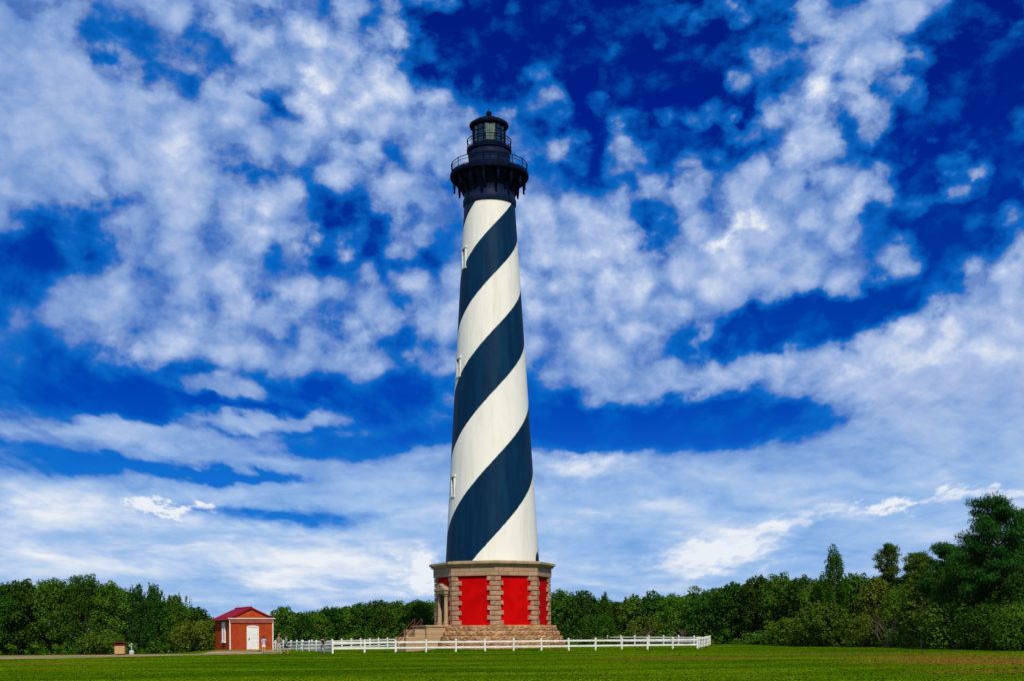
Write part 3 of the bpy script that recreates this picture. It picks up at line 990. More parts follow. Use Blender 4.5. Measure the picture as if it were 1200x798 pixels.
# ------------------------------------------------------------------ fences
def fence(name, a, b, spans, nrails, label, H=1.2, skip_first=False, skip_last=False):
    a, b = Vector(a), Vector(b)
    root = empty(name, (a.x, a.y, gz(a.x, a.y)), 0, label, 'fence', 'white rail fences round the lighthouse')
    base = Vector((a.x, a.y, gz(a.x, a.y)))
    d = (b - a)
    d.z = 0
    ang = math.atan2(d.y, d.x)
    fr = {2: (0.84, 0.40), 3: (0.84, 0.53, 0.22)}[nrails]
    lines = [MB() for _ in fr]
    prevp = None
    for i in range(spans + 1):
        q = a.lerp(b, i / spans)
        q.z = gz(q.x, q.y)
        lp = q - base
        if not ((i == 0 and skip_first) or (i == spans and skip_last)):
            tilt = Matrix.Translation(lp) @ Matrix.Rotation(ang, 4, 'Z') @ Matrix.Rotation(rnd.uniform(-.018, .018), 4, 'X') @ Matrix.Rotation(rnd.uniform(-.018, .018), 4, 'Y')
            hh = H * rnd.uniform(0.985, 1.015)
            mb = MB().box(0, 0, hh / 2 - 0.15, 0.15, 0.15, hh + 0.3, tilt)
            s_ = 0.09
            cap = [(-s_, -s_), (s_, -s_), (s_, s_), (-s_, s_)]
            vs_ = [tilt @ Vector((x, y, hh)) for x, y in cap] + [tilt @ Vector((x, y, hh + 0.03)) for x, y in cap] + [tilt @ Vector((0, 0, hh + 0.10))]
            mb.add(vs_, [(3, 2, 1, 0), (0, 1, 5, 4), (1, 2, 6, 5), (2, 3, 7, 6), (3, 0, 4, 7), (4, 5, 8), (5, 6, 8), (6, 7, 8), (7, 4, 8)])
            mb.build('post', M['whitewood'], root)
        if prevp is not None:
            for ln, f in zip(lines, fr):
                p0, p1 = prevp + Vector((0, 0, H * f)), lp + Vector((0, 0, H * f))
                u = (p1 - p0).normalized()
                nrm = Vector((-u.y, u.x, 0)).normalized()
                o_ = len(ln.v)
                sag = [p0 + u * 0.078, p0.lerp(p1, .5) - Vector((0, 0, rnd.uniform(0, .012))), p1 - u * 0.078]
                vs_ = [q_ + nrm * sx * 0.025 + Vector((0, 0, sz * 0.085)) for q_ in sag for sx, sz in ((-1, -1), (1, -1), (1, 1), (-1, 1))]
                fs = []
                for m_ in range(2):
                    for c in range(4):
                        c2 = (c + 1) % 4
                        fs.append((m_ * 4 + c, m_ * 4 + c2, m_ * 4 + 4 + c2, m_ * 4 + 4 + c))
                fs += [(3, 2, 1, 0), (8, 9, 10, 11)]
                ln.add(vs_, fs)
        prevp = lp
    for ln in lines:
        ln.build('rail', M['whitewood'], root)
    return root


FA, FB = on_ground(389.6, 118.5), on_ground(817, 136)
FE = on_ground(341, 149)
FC = on_ground(832, 160)
FD = on_ground(600, 196)
FH = on_ground(313, 142)
fence('rail_fence', FA, FB, 13, 2, 'white two-rail fence running in front of the lighthouse steps')
fence('rail_fence', FB, FC, 8, 3, 'short white fence leading back from the right front corner post', skip_first=True)
fence('rail_fence', FC, FD, 15, 2, 'white fence far behind the front one, right of the lighthouse base', skip_first=True)
fence('rail_fence', FD, FE, 27, 3, 'white three-rail fence slanting from the brick building towards behind the lighthouse', skip_first=True)
fence('rail_fence', FA, FE, 6, 3, 'white fence leading back from the left front corner post', skip_first=True, skip_last=True)
fence('rail_fence', FE, FH, 3, 3, 'short stub of white fence ending behind the brick building corner', skip_first=True)

# ------------------------------------------------------------------ the small brick house
HR = R(30)
HB = gz(HXW, HYW)
house = empty('brick_building', (HXW, HYW, HB), HR, 'small red brick building with crimson gable roof and white door', 'building')
W_, L_, H_, RG = 4.4, 4.9, 3.15, 1.0           # width, depth, wall height, gable height
hw, hl = W_ / 2, L_ / 2
mb = MB()
vs_ = []
for y in (-hl, hl):
    vs_ += [(-hw, y, -0.3), (hw, y, -0.3), (hw, y, H_), (0, y, H_ + RG - 0.05), (-hw, y, H_)]
mb.add(vs_, [(0, 1, 2, 3, 4), (9, 8, 7, 6, 5), (1, 6, 7, 2), (5, 0, 4, 9), (2, 7, 8, 3), (3, 8, 9, 4), (0, 5, 6, 1)])
wall = mb.build('wall', M['brick'], house)
ov, og = 0.32, 0.18
k_ = RG / hw
mb = MB()
for sx in (-1, 1):
    x1, z1 = sx * (hw + ov), H_ - ov * k_
    t_ = 0.12
    vs_ = [(0, -hl - og, H_ + RG), (0, hl + og, H_ + RG), (x1, hl + og, z1), (x1, -hl - og, z1)]
    vs_ += [(x, y, z + t_) for x, y, z in vs_]
    mb.add(vs_, [(3, 2, 1, 0), (4, 5, 6, 7), (0, 1, 5, 4), (1, 2, 6, 5), (2, 3, 7, 6), (3, 0, 4, 7)])
rf = mb.build('roof', M['roof'], house)
MB().tube([(0, -hl - og - .01, H_ + RG + .13), (0, hl + og + .01, H_ + RG + .13)], 0.08, 6).build('ridge_cap', M['roof'], rf)
MB().box(0, -hl - 0.12, H_ - 0.02, W_ + 0.5, 0.20, 0.085).build('gable_beam', M['white'], house, bevel=0.01)
MB().box(0, -hl - 0.07, H_ - 0.28, W_ + 0.1, 0.12, 0.38).build('frieze_board', M['frieze_board'], house, bevel=0.01)
for sx in (-1, 1):
    MB().box(sx * (hw + 0.03), -hl - 0.05, H_ / 2 - 0.2, 0.095, 0.15, H_ + 0.1).build('corner_board', M['white'], house, bevel=0.01)
dz = 0.02
door = MB().box(0.12, -hl - 0.03, 1.15, 0.98, 0.08, 2.22).build('door', M['white'], house, bevel=0.008)
mb = MB()
for zz, hh in ((0.55, 0.75), (1.55, 0.85)):
    for sx in (-0.22, 0.22):
        mb.box(0.12 + sx, -hl - 0.075, zz, 0.34, 0.03, hh)
mb.build('door_panel', M['white'], door, bevel=0.008)
mb = MB()
for sx in (-1, 1):
    mb.box(0.12 + sx * 0.56, -hl - 0.05, 1.15, 0.13, 0.14, 2.30)
arc = [(0.12 + 0.625 * math.cos(a), 2.28 + 0.15 * math.sin(a)) for a in np.linspace(0, math.pi, 9)]
n_ = len(arc)
vs_ = [(x, -hl - 0.12, z) for x, z in arc] + [(x, -hl + 0.02, z) for x, z in arc]
mb.add(vs_, [tuple(range(n_ - 1, -1, -1)), tuple(range(n_, 2 * n_))] + [(j, (j + 1) % n_, n_ + (j + 1) % n_, n_ + j) for j in range(n_)])
mb.build('door_frame', M['white'], door, bevel=0.008)
MB().sphere((-0.27, -hl - 0.11, 1.05), 0.055).box(-0.27, -hl - 0.08, 1.05, 0.1, 0.03, 0.22).build('door_handle', M['doordark'], door)
for sx in (-1, 1):
    MB().tube([(sx * (hw + ov - .02), -hl - og + .05, H_ - ov * k_ + .02), (sx * (hw + ov - .02), hl + og - .05, H_ - ov * k_ + .02)], 0.06, 8).build('gutter', M['frieze_board'], rf)
MB().box(0.12, -hl - 0.35, -0.04, 1.5, 0.6, 0.14).build('doorstep', M['porch'], house, bevel=0.02)
for yy in (-0.55,):
    wn = MB().box(-hw - 0.02, yy, 1.75, 0.08, 0.78, 1.85).build('window_shutter', M['white'], house, bevel=0.008)
    MB().box(-hw - 0.07, yy, 0.77, 0.24, 1.0, 0.12).build('window_sill', M['white'], wn, bevel=0.008)
    mb = MB()
    for sy in (-1, 1):
        mb.box(-hw - 0.05, yy + sy * 0.42, 1.77, 0.12, 0.09, 1.95)
    mb.box(-hw - 0.05, yy, 2.75, 0.125, 0.94, 0.09)
    mb.build('window_frame', M['white'], wn)

# ------------------------------------------------------------------ litter bin and fountain beside the track
p = ground_at(141, 767.2)
binr = empty('litter_bin', p, R(8), 'square tan litter bin with dark red lid beside the sandy track', 'litter bin')
MB().box(0, 0, 0.06, 0.78, 0.78, 0.12).build('base', M['darkred'], binr)
MB().box(0, 0, 0.50, 0.92, 0.92, 0.78).build('body', M['tan'], binr, bevel=0.03)
mb = MB()
for sx in (-1, 1):
    mb.box(sx * 0.42, 0, 1.03, 0.1, 0.92, 0.28)
    mb.box(0, sx * 0.42, 0.94, 0.74, 0.1, 0.1)
mb.box(0, 0, 1.21, 0.96, 0.96, 0.09)
mb.box(0, 0, 0.905, 0.98, 0.98, 0.04)
mb.build('lid', M['darkred'], binr, bevel=0.01)
MB().box(0, 0, 1.03, 0.70, 0.70, 0.24).build('liner', M['black'], binr)
p = ground_at(154.3, 766.6)
fo = empty('water_pump', p, 0, 'pale grey metal pump with thin post and rounded base near bin', 'pump')
MB().lathe([(0.20, -0.05), (0.24, 0.05), (0.24, 0.25), (0.20, 0.38), (0.08, 0.44)], 14).build('base', M['palegrey'], fo, True)
MB().lathe([(0.07, 0.40), (0.055, 0.7), (0.055, 0.98), (0.09, 1.0), (0.09, 1.06), (0.03, 1.1)], 10).build('post', M['palegrey'], fo, True)
MB().tube([(0, 0, 0.92), (-0.16, -0.1, 0.95), (-0.24, -0.14, 0.80)], 0.035, 6).build('spout', M['palegrey'], fo)


# ------------------------------------------------------------------ trees
nrng = np.random.default_rng(11)


def leaves(lumps, cover, ln, wd, flat=0.35, shell=0.72):
    """Small separate leaf faces spread through the outer part of ellipsoid clumps."""
    V = []
    for cx, cy, cz, rx, ry, rz in lumps:
        area = 4 * math.pi * ((rx * ry) ** 1.6 / 3 + (rx * rz) ** 1.6 / 3 + (ry * rz) ** 1.6 / 3) ** (1 / 1.6)
        n = max(12, int(area * cover / (ln * wd)))
        d = nrng.normal(size=(n, 3))
        d /= np.linalg.norm(d, axis=1)[:, None]
        wob = 1 + 0.16 * np.sin(d[:, 0] * 5 + cx * 3) * np.sin(d[:, 1] * 6 + cy * 3 + d[:, 2] * 4)
        r = (shell + (1.10 - shell) * nrng.random(n) ** 0.7) * wob
        p = np.array([cx, cy, cz]) + d * np.array([rx, ry, rz]) * r[:, None]
        nr = d + nrng.normal(size=(n, 3)) * 0.55 + np.array([0, 0, flat])
        nr /= np.linalg.norm(nr, axis=1)[:, None]
        t = np.cross(nr, nrng.normal(size=(n, 3)))
        t /= np.linalg.norm(t, axis=1)[:, None]
        b = np.cross(nr, t)
        s = nrng.uniform(0.65, 1.3, n)[:, None]
        V.append(np.stack([p - t * ln * .5 * s, p + b * wd * .5 * s, p + t * ln * .5 * s, p - b * wd * .5 * s], 1))
    V = np.concatenate(V)
    return V.reshape(-1, 3)


def leaf_mesh(name, verts, material, parent=None):
    verts = verts.copy()
    f = np.arange(len(verts)).reshape(-1, 4)
    return raw_mesh(name, verts, f, material, parent)


def limb(mb, p, q, r0, r1, bend=0.15, n=4):
    p, q = Vector(p), Vector(q)
    L = (q - p).length
    pts, rad = [], []
    off = Vector((rnd.uniform(-1, 1), rnd.uniform(-1, 1), rnd.uniform(-.2, .8))) * L * bend
    for i in range(n + 1):
        f = i / n
        pts.append(p.lerp(q, f) + off * math.sin(f * math.pi))
        rad.append(r0 + (r1 - r0) * f)
    mb.tube(pts, rad, 6)
    return pts


def lumps_broad(H, W, low=0.10, n=26, round_=1.0):
    L = []
    zc, zr = H * (0.5 + low / 2), H * (0.5 - low / 2)
    for i in range(n):
        u = (i + 0.5) / n
        z = 1 - 1.85 * u
        a = i * 2.39996 + rnd.uniform(-.5, .5)
        rr = math.sqrt(max(0, 1 - z * z)) if z > -0.2 else math.sqrt(max(0.0, 1 - z * z * 0.6))
        k2 = rnd.uniform(0.66, 0.86)
        lr = W * rnd.uniform(0.14, 0.235)
        x, y = math.cos(a) * rr * k2 * W / 2, math.sin(a) * rr * k2 * W / 2
        zz = zc + z * zr * (0.80 if z > 0.4 else 0.9)
        L.append((x, y, min(zz, H - lr * 0.75), lr, lr, lr * rnd.uniform(0.65, 0.9)))
    for i in range(int(n * 1.1)):                   # smaller clumps that break the outline
        z = rnd.uniform(-0.3, 1.0)
        a = rnd.uniform(0, 2 * math.pi)
        rr = math.sqrt(max(0, 1 - z * z))
        k2 = rnd.uniform(0.88, 1.02)
        lr = W * rnd.uniform(0.055, 0.105)
        L.append((math.cos(a) * rr * k2 * W / 2, math.sin(a) * rr * k2 * W / 2, min(zc + z * zr * k2, H - lr * .6), lr, lr, lr * rnd.uniform(.6, 1.1)))
    return L


def make_tree(name, px, top, wpx, Y, kind, label, cat='tree', group=None, leafm='leaf_dark', low=None):
    b = on_ground(px, Y)
    H = at(px, top, Y).z - b.z
    W = wpx * Y / F
    root = empty(name, b, rnd.uniform(0, 6.28), label, cat, group)
    tr = MB()
    ln = (0.25 if Y < 145 else 0.31) * rnd.uniform(0.8, 1.3)
    if kind == 'broad':
        lo = 0.08 if low is None else low
        L = lumps_broad(H, W, lo, 26)
        for _ in range(9):                          # low skirts of foliage
            a = rnd.uniform(0, 6.28)
            r_ = W / 2 * rnd.uniform(.35, .95)
            s_ = W * rnd.uniform(.10, .16)
            L.append((math.cos(a) * r_, math.sin(a) * r_, H * rnd.uniform(.06, .26), s_, s_, s_ * .9))
        fork = Vector((rnd.uniform(-.2, .2), rnd.uniform(-.2, .2), H * max(0.22, lo + .1)))
        limb(tr, (0, 0, -0.2), fork, 0.035 * H ** 0.9 * 0.9, 0.028 * H * 0.8, 0.08)
        for _ in range(22):                         # thin shoots on the upper outline
            z = rnd.uniform(0.1, 1.0)
            a = rnd.uniform(0, 6.28)
            r_ = W / 2 * math.sqrt(max(0, 1 - z * z)) * rnd.uniform(.8, 1.05)
            hz = rnd.uniform(.22, .5)
            L.append((math.cos(a) * r_, math.sin(a) * r_, min(H * (.5 + .5 * z) * 0.97 + rnd.uniform(-.3, .5) * hz, H + .1 - hz * .5), rnd.uniform(.10, .2), rnd.uniform(.10, .2), hz))
        for l in L[2:22:3]:
            limb(tr, fork - Vector((0, 0, rnd.uniform(0, .1) * H)), Vector(l[:3]), 0.016 * H, 0.025, 0.16)
        V = leaves(L, 1.0, ln, ln * 0.62)
    elif kind == 'wispy':
        L = []
        top_ = Vector((rnd.uniform(-.3, .3), 0, H * 0.92))
        pts = limb(tr, (0, 0, -0.2), top_, 0.022 * H, 0.03, 0.06, 6)
        for i in range(20):
            f = rnd.uniform(0.45, 1.0)
            q = pts[min(6, int(f * 6))]
            a = rnd.uniform(0, 6.28)
            r_ = W / 2 * rnd.uniform(0.3, 0.95) * (1.25 - f * 0.6)
            e = Vector((math.cos(a) * r_, math.sin(a) * r_, H * f + rnd.uniform(-.2, .3)))
            limb(tr, q, e, 0.04, 0.015, 0.12, 3)
            s_ = W * rnd.uniform(0.07, 0.13)
            L.append((*e, s_ * 1.3, s_ * 1.3, s_ * 0.7))
        V = leaves(L, 0.42, ln, ln * 0.5, shell=0.3)
    elif kind == 'pine':
        L = []
        pts = limb(tr, (0, 0, -0.2), (rnd.uniform(-.3, .3), rnd.uniform(-.3, .3), H * 0.97), 0.026 * H, 0.03, 0.03, 9)
        lo = 0.38 if low is None else low
        nb = 46
        for i in range(nb):
            f = lo + (1 - lo) * (i + rnd.random()) / nb
            q = pts[min(9, int(f * 9.3))]
            a = i * 2.4 + rnd.uniform(-.5, .5)
            t_ = (f - lo) / (1 - lo)
            r_ = W / 2 * (0.25 + 0.75 * (1 - t_) ** 0.55) * rnd.uniform(0.5, 1.0) * (0.75 + 0.6 * min(t_, 0.3))
            e = Vector((math.cos(a) * r_, math.sin(a) * r_, H * f + r_ * rnd.uniform(0.0, 0.35)))
            e.z = min(e.z, H - .15)
            pp = limb(tr, Vector((q.x, q.y, H * f * .97)), e, 0.05 + 0.01 * H * (1 - t_), 0.02, 0.10, 4)
            for m_ in range(3):
                c = pp[4 - m_] if m_ < 3 else e
                s_ = W * rnd.uniform(0.065, 0.11) * (1.0 - .15 * m_)
                L.append((c.x + rnd.uniform(-.2, .2), c.y + rnd.uniform(-.2, .2), c.z + rnd.uniform(0, .25), s_ * 1.25, s_ * 1.25, s_ * 0.75))
        V = leaves(L, 0.95, 0.34, 0.085, flat=0.1, shell=0.25)
    elif kind == 'cedar':
        L = []
        limb(tr, (0, 0, -0.2), (0, 0, H * 0.9), 0.02 * H, 0.03, 0.02, 5)
        for i in range(62):
            f = (i + rnd.random()) / 62
            a = i * 2.4 + rnd.uniform(-.4, .4)
            prof_ = (1 - f) ** 0.62 * 0.95 + 0.06
            r_ = W / 2 * prof_ * rnd.uniform(0.45, 1.12)
            s_ = W * rnd.uniform(0.055, 0.10)
            zz = H * (0.06 + 0.84 * f)
            hz = s_ * rnd.uniform(1.6, 3.0)
            # a spray that leans outward and up, as a short chain of clumps
            for m_ in range(3):
                q = m_ / 2
                L.append((math.cos(a) * r_ * (0.75 + .25 * q), math.sin(a) * r_ * (0.75 + .25 * q), min(zz + hz * q * 1.1, H * 0.995 - s_ * (1 - q) * .4), s_ * (1.1 - .75 * q), s_ * (1.1 - .75 * q), hz * 0.5 * (1.1 - .4 * q)))
        for i in range(26):                         # upright shoots that spike the outline
            f = rnd.uniform(0.25, 0.97)
            a = rnd.uniform(0, 6.28)
            r_ = W / 2 * (1 - f) ** 0.62 * rnd.uniform(.7, 1.15)
            hz = rnd.uniform(.35, .75)
            L.append((math.cos(a) * r_, math.sin(a) * r_, min(H * f + hz * .5, H - hz * .6), .11, .11, hz))
        V = leaves(L, 0.66, 0.28, 0.11, flat=0.0, shell=0.4)
    elif kind == 'shrub':
        L = lumps_broad(H, W, 0.0, 20)
        for i in range(5):
            l = L[i * 3]
            limb(tr, (rnd.uniform(-.2, .2), rnd.uniform(-.2, .2), -0.1), Vector(l[:3]), 0.05, 0.02, 0.15)
        V = leaves(L, 0.8, ln, ln * 0.6)
    tr.build('trunk', M['bark'], root, True)
    if kind == 'wispy' or kind == 'pine' or kind == 'cedar':
        pass
    leaf_mesh('crown', V, M[leafm], root)
    return root


def bare_shrub(px, top, wpx, Y, label, n=7):
    b = on_ground(px, Y)
    H = at(px, top, Y).z - b.z
    W = wpx * Y / F
    root = empty('bare_shrub', b, 0, label, 'shrub')
    mb = MB()

    def grow(p, d, L, r, depth):
        q = p + d * L
        pts = limb(mb, p, q, r, r * 0.6, 0.08, 3)
        if depth == 0:
            return
        for _ in range(3 if depth > 1 else 2):
            nd = (d + Vector((rnd.uniform(-1, 1), rnd.uniform(-1, 1), rnd.uniform(-.3, .6))) * 0.75).normalized()
            grow(pts[rnd.choice((2, 3))], nd, L * rnd.uniform(.5, .75), r * 0.55, depth - 1)
    for i in range(n):
        a = rnd.uniform(0, 6.28)
        d = Vector((math.cos(a) * W / H * rnd.uniform(.2, .75), math.sin(a) * W / H * .5, 1)).normalized()
        grow(Vector((rnd.uniform(-.3, .3), rnd.uniform(-.3, .3), -0.1)), d, H * rnd.uniform(.36, .50), 0.038, 3)
    mb.build('branches', M['greybark'], root)
    return root


GL, GC, GR_ = 'trees of the wood left of the brick building', 'trees behind the white fence left of the lighthouse', 'trees of the wood right of the lighthouse'
# name, px, top, width px, distance, kind, leaf, label, group
TREES = [
    # left wood
    ('broadleaf_tree', -12, 685, 74, 131, 'broad', 'leaf_dark', 'dense dark green tree cut by the left edge of the photo', GL),
    ('broadleaf_tree', 22, 680, 60, 132, 'broad', 'leaf_dark', 'first whole rounded dark tree from the left edge of the photo', GL),
    ('broadleaf_tree', 58, 677, 60, 133, 'broad', 'leaf_mid', 'mid green rounded tree, second whole one from the left edge', GL),
    ('broadleaf_tree', 97, 672, 62, 134, 'broad', 'leaf_dark', 'tallest rounded dark tree in the wood left of the brick building', GL),
    ('broadleaf_tree', 129, 681, 44, 134, 'broad', 'leaf_mid', 'rounded green tree standing behind the tan litter bin', GL),
    ('cedar_tree', 160, 687, 56, 135, 'cedar', 'leaf_blue', 'spiky dark cedar rising behind the pale grey pump', GL),
    ('cedar_tree', 181, 685, 56, 136, 'cedar', 'leaf_dark', 'tallest spiky cedar, right of the rounded trees behind the bin', GL),
    ('cedar_tree', 205, 700, 66, 137, 'cedar', 'leaf_mid', 'lower feathery cedar on the sloping right end of left wood', GL),
    ('broadleaf_tree', 226, 712, 48, 138, 'broad', 'leaf_dark', 'short dark tree just left of the brick building', GL),
    ('broadleaf_shrub', 232, 728, 56, 133, 'shrub', 'leaf_olive', 'olive green bush touching the left side of brick building', None),
    ('broadleaf_shrub', 114, 742, 46, 127, 'shrub', 'leaf_mid', 'low bushy shrub in front of the trees left of the bin', None),
    # behind the house and along to the lighthouse
    ('broadleaf_tree', 286, 730, 66, 190, 'broad', 'leaf_dark', 'dark tree mostly hidden behind the brick building', GC),
    ('broadleaf_tree', 331, 711, 34, 178, 'broad', 'leaf_mid', 'pointed green tree at the right wall of the brick building', GC),
    ('broadleaf_tree', 350, 719, 34, 182, 'broad', 'leaf_dark', 'low dark tree, second right from the brick building', GC),
    ('broadleaf_tree', 368, 717, 34, 186, 'broad', 'leaf_mid', 'low green tree behind the man in the navy shirt', GC),
    ('broadleaf_tree', 387, 710, 34, 188, 'broad', 'leaf_dark', 'dark tree behind the left front corner post of the fence', GC),
    ('broadleaf_tree', 405, 711, 32, 190, 'broad', 'leaf_mid', 'green tree just right of the one behind the left corner post', GC),
    ('broadleaf_tree', 422, 706, 34, 190, 'broad', 'leaf_dark', 'dark rounded tree midway between brick building and lighthouse', GC),
    ('broadleaf_tree', 443, 702, 38, 192, 'broad', 'leaf_dark', 'fullest dark tree left of the lighthouse, past the midway one', GC),
    ('broadleaf_tree', 465, 704, 34, 192, 'broad', 'leaf_mid', 'mid green tree, second from the lighthouse base on its left', GC),
    ('broadleaf_tree', 490, 702, 40, 190, 'broad', 'leaf_dark', 'dark tree rising directly behind the porch of the lighthouse', GC),
    # right of the lighthouse
    ('broadleaf_tree', 660, 689, 44, 184, 'broad', 'leaf_mid', 'rounded tree touching the right edge of lighthouse base', GR_),
    ('broadleaf_tree', 684, 691, 36, 183, 'broad', 'leaf_dark', 'second tree right of the lighthouse base, dark and rounded', GR_),
    ('cedar_tree', 709, 694, 30, 183, 'cedar', 'leaf_dark', 'narrow pointed tree, third from the lighthouse on its right', GR_),
    ('broadleaf_tree', 724, 705, 32, 186, 'broad', 'leaf_dark', 'lowest tree in the dip right of the narrow pointed tree', GR_),
    ('broadleaf_tree', 743, 697, 36, 182, 'broad', 'leaf_mid', 'bright green tree just right of the dip in the treeline', GR_),
    ('broadleaf_tree', 766, 693, 38, 181, 'broad', 'leaf_dark', 'flat-topped dark tree over the right half of front fence', GR_),
    ('broadleaf_tree', 790, 695, 38, 178, 'broad', 'leaf_mid', 'green tree left of the thin wispy one by the fence corner', GR_),
    ('wispy_tree', 814, 686, 30, 176, 'wispy', 'leaf_mid', 'thin open-crowned tree above the right front fence corner', GR_),
    ('wispy_tree', 840, 691, 34, 175, 'wispy', 'leaf_mid', 'second thin open tree, right of the fence corner', GR_),
    ('broadleaf_tree', 822, 702, 46, 172, 'broad', 'leaf_dark', 'low dark tree under the two thin open trees', GR_),
    ('broadleaf_tree', 860, 682, 48, 170, 'broad', 'leaf_dark', 'dark tree where the treeline starts rising, right of fence end', GR_),
    ('broadleaf_tree', 888, 674, 48, 167, 'broad', 'leaf_dark', 'broad dark crown spreading over shaded ground right of fence', GR_),
    ('broadleaf_tree', 914, 671, 46, 163, 'broad', 'leaf_mid', 'high rounded green tree midway between fence end and dark cedar', GR_),
    ('broadleaf_tree', 940, 673, 44, 160, 'broad', 'leaf_dark', 'dark rounded tree second to the left of the tall cedar', GR_),
    ('broadleaf_tree', 960, 681, 44, 156, 'broad', 'leaf_mid', 'green tree just left of the tall jagged cedar', GR_),
    ('cedar_tree', 979, 641, 62, 150, 'cedar', 'leaf_dark', 'tall jagged cedar poking above the right-hand treeline', GR_),
    ('broadleaf_tree', 1002, 671, 46, 151, 'broad', 'leaf_mid', 'green tree between tall jagged cedar and small round pine', GR_),
    ('pine_tree', 1041, 639, 50, 148, 'pine', 'leaf_mid', 'small round-topped pine poking up right of the jagged cedar', GR_),
    ('broadleaf_tree', 1026, 676, 44, 146, 'broad', 'leaf_olive', 'olive tree in front of the small round-topped pine', GR_),
    ('pine_tree', 1078, 650, 60, 144, 'pine', 'leaf_mid', 'flatter pine right of the small round-topped pine', GR_),
    ('broadleaf_tree', 1058, 684, 48, 138, 'broad', 'leaf_mid', 'green tree above the grey bare shrub', GR_),
    ('broadleaf_tree', 1084, 668, 56, 129, 'broad', 'leaf_olive', 'loose olive tree showing a pale trunk below its crown', GR_),
    ('pine_tree', 1112, 640, 80, 126, 'pine', 'leaf_blue', 'dark pine on the left shoulder of the tallest pines', GR_),
    ('pine_tree', 1168, 588, 112, 112, 'pine', 'leaf_blue', 'tallest pine, at the right side of the photo', GR_),
    ('pine_tree', 1212, 600, 96, 114, 'pine', 'leaf_blue', 'tall dark pine cut by the right edge of the photo', GR_),
    ('broadleaf_tree', 1138, 630, 66, 121, 'broad', 'leaf_dark', 'dark rounded tree against the left side of the tallest pine', GR_),
    ('broadleaf_tree', 1128, 668, 70, 120, 'broad', 'leaf_dark', 'dark leafy tree under the left shoulder pine', GR_),
    ('broadleaf_tree', 1172, 664, 84, 113, 'broad', 'leaf_dark', 'broad dark tree filling the space under the tallest pine', GR_),
    ('broadleaf_tree', 1218, 660, 84, 108, 'broad', 'leaf_dark', 'dark leafy tree cut by the right edge, under the pine', GR_),
    ('broadleaf_shrub', 965, 706, 62, 149, 'shrub', 'leaf_olive', 'yellowish olive bush below the tall jagged cedar', None),
    ('broadleaf_shrub', 1010, 719, 46, 141, 'shrub', 'leaf_olive', 'olive brown bush left of the grey bare shrub', None),
    ('broadleaf_shrub', 928, 724, 48, 156, 'shrub', 'leaf_mid', 'green bush left of the yellowish olive bush', None),
    ('broadleaf_shrub', 1112, 706, 66, 116, 'shrub', 'leaf_mid', 'wide green bush right of the pale trunk', None),
    ('broadleaf_shrub', 1158, 708, 74, 107, 'shrub', 'leaf_dark', 'dark wide bush below the tallest pine', None),
    ('broadleaf_shrub', 1205, 706, 74, 101, 'shrub', 'leaf_mid', 'green wide bush cut by the right edge of the photo', None),
    ('broadleaf_shrub', 755, 722, 40, 176, 'shrub', 'leaf_olive', 'pale olive bush behind the right part of the front fence', None),
    ('broadleaf_shrub', 700, 720, 46, 178, 'shrub', 'leaf_dark', 'dark bush low behind the fence right of lighthouse steps', None),
]
for nm, px, top, wpx, Y, kind, lf, label, grp in TREES:
    make_tree(nm, px, top, wpx, Y, kind, label, 'shrub' if kind == 'shrub' else 'tree', grp, lf)

bare_shrub(1040, 716, 44, 133, 'grey leafless shrub at the foot of the right-hand wood')
bare_shrub(752, 728, 22, 172, 'pale forked bare shrub behind fence, left of the slim one', 4)
bare_shrub(797, 727, 16, 168, 'slim pale bare shrub behind the right end of front fence', 3)

# pale trunk tree: a bare stem in front of the loose olive tree
p = on_ground(1080, 119)
root = empty('slender_tree', p, 0, 'slender pale-trunked tree standing before the dark right-hand wood', 'tree')
mb = MB()
pts = limb(mb, (0, 0, -0.2), (0.15, 0, 3.4), 0.13, 0.07, 0.05, 5)
L = []
for i in range(12):
    q = pts[rnd.choice((2, 3, 4, 5))]
    a = rnd.uniform(0, 6.28)
    e = q + Vector((math.cos(a) * rnd.uniform(.6, 1.6), math.sin(a) * rnd.uniform(.6, 1.4), rnd.uniform(.3, 1.6)))
    limb(mb, q, e, 0.045, 0.012, 0.15, 4)
    s_ = rnd.uniform(.28, .5)
    if e.z > 2.6:
        L.append((*e, s_, s_, s_ * .7))
mb.build('trunk', M['greybark'], root, True)
leaf_mesh('crown', leaves(L, 0.6, 0.26, 0.15, shell=.3), M['leaf_olive'], root)


# wood in depth behind the edge trees, and the undergrowth at its foot: masses nobody could count
def mass(name, line, n, hfrac, depth, leafm, label, cat, lr=(1.0, 1.8), ln=0.34, base=False):
    L = []
    for i in range(n):
        f = rnd.random() * (len(line) - 1)
        i0 = min(int(f), len(line) - 2)
        f -= i0
        (x0, t0, Y0), (x1, t1, Y1) = line[i0], line[i0 + 1]
        px, top, Y = x0 + (x1 - x0) * f, t0 + (t1 - t0) * f, Y0 + (Y1 - Y0) * f + rnd.uniform(0, depth)
        b = on_ground(px, Y)
        H = max(0.6, at(px, top, Y).z - b.z)
        r = rnd.uniform(*lr) * (min(1, H / 4) if base else 1)
        z = b.z + (rnd.uniform(0.05, 0.75) * H if base else rnd.uniform(0.1, 1.0) * H)
        z = min(z, b.z + H - r * 0.5)
        L.append((b.x, b.y, max(z, b.z + 0.2), r, r, r * 0.75))
    o = leaf_mesh(name, leaves(L, 0.55, ln, ln * .6), M[leafm])
    tag(o, label, cat, None, 'stuff')


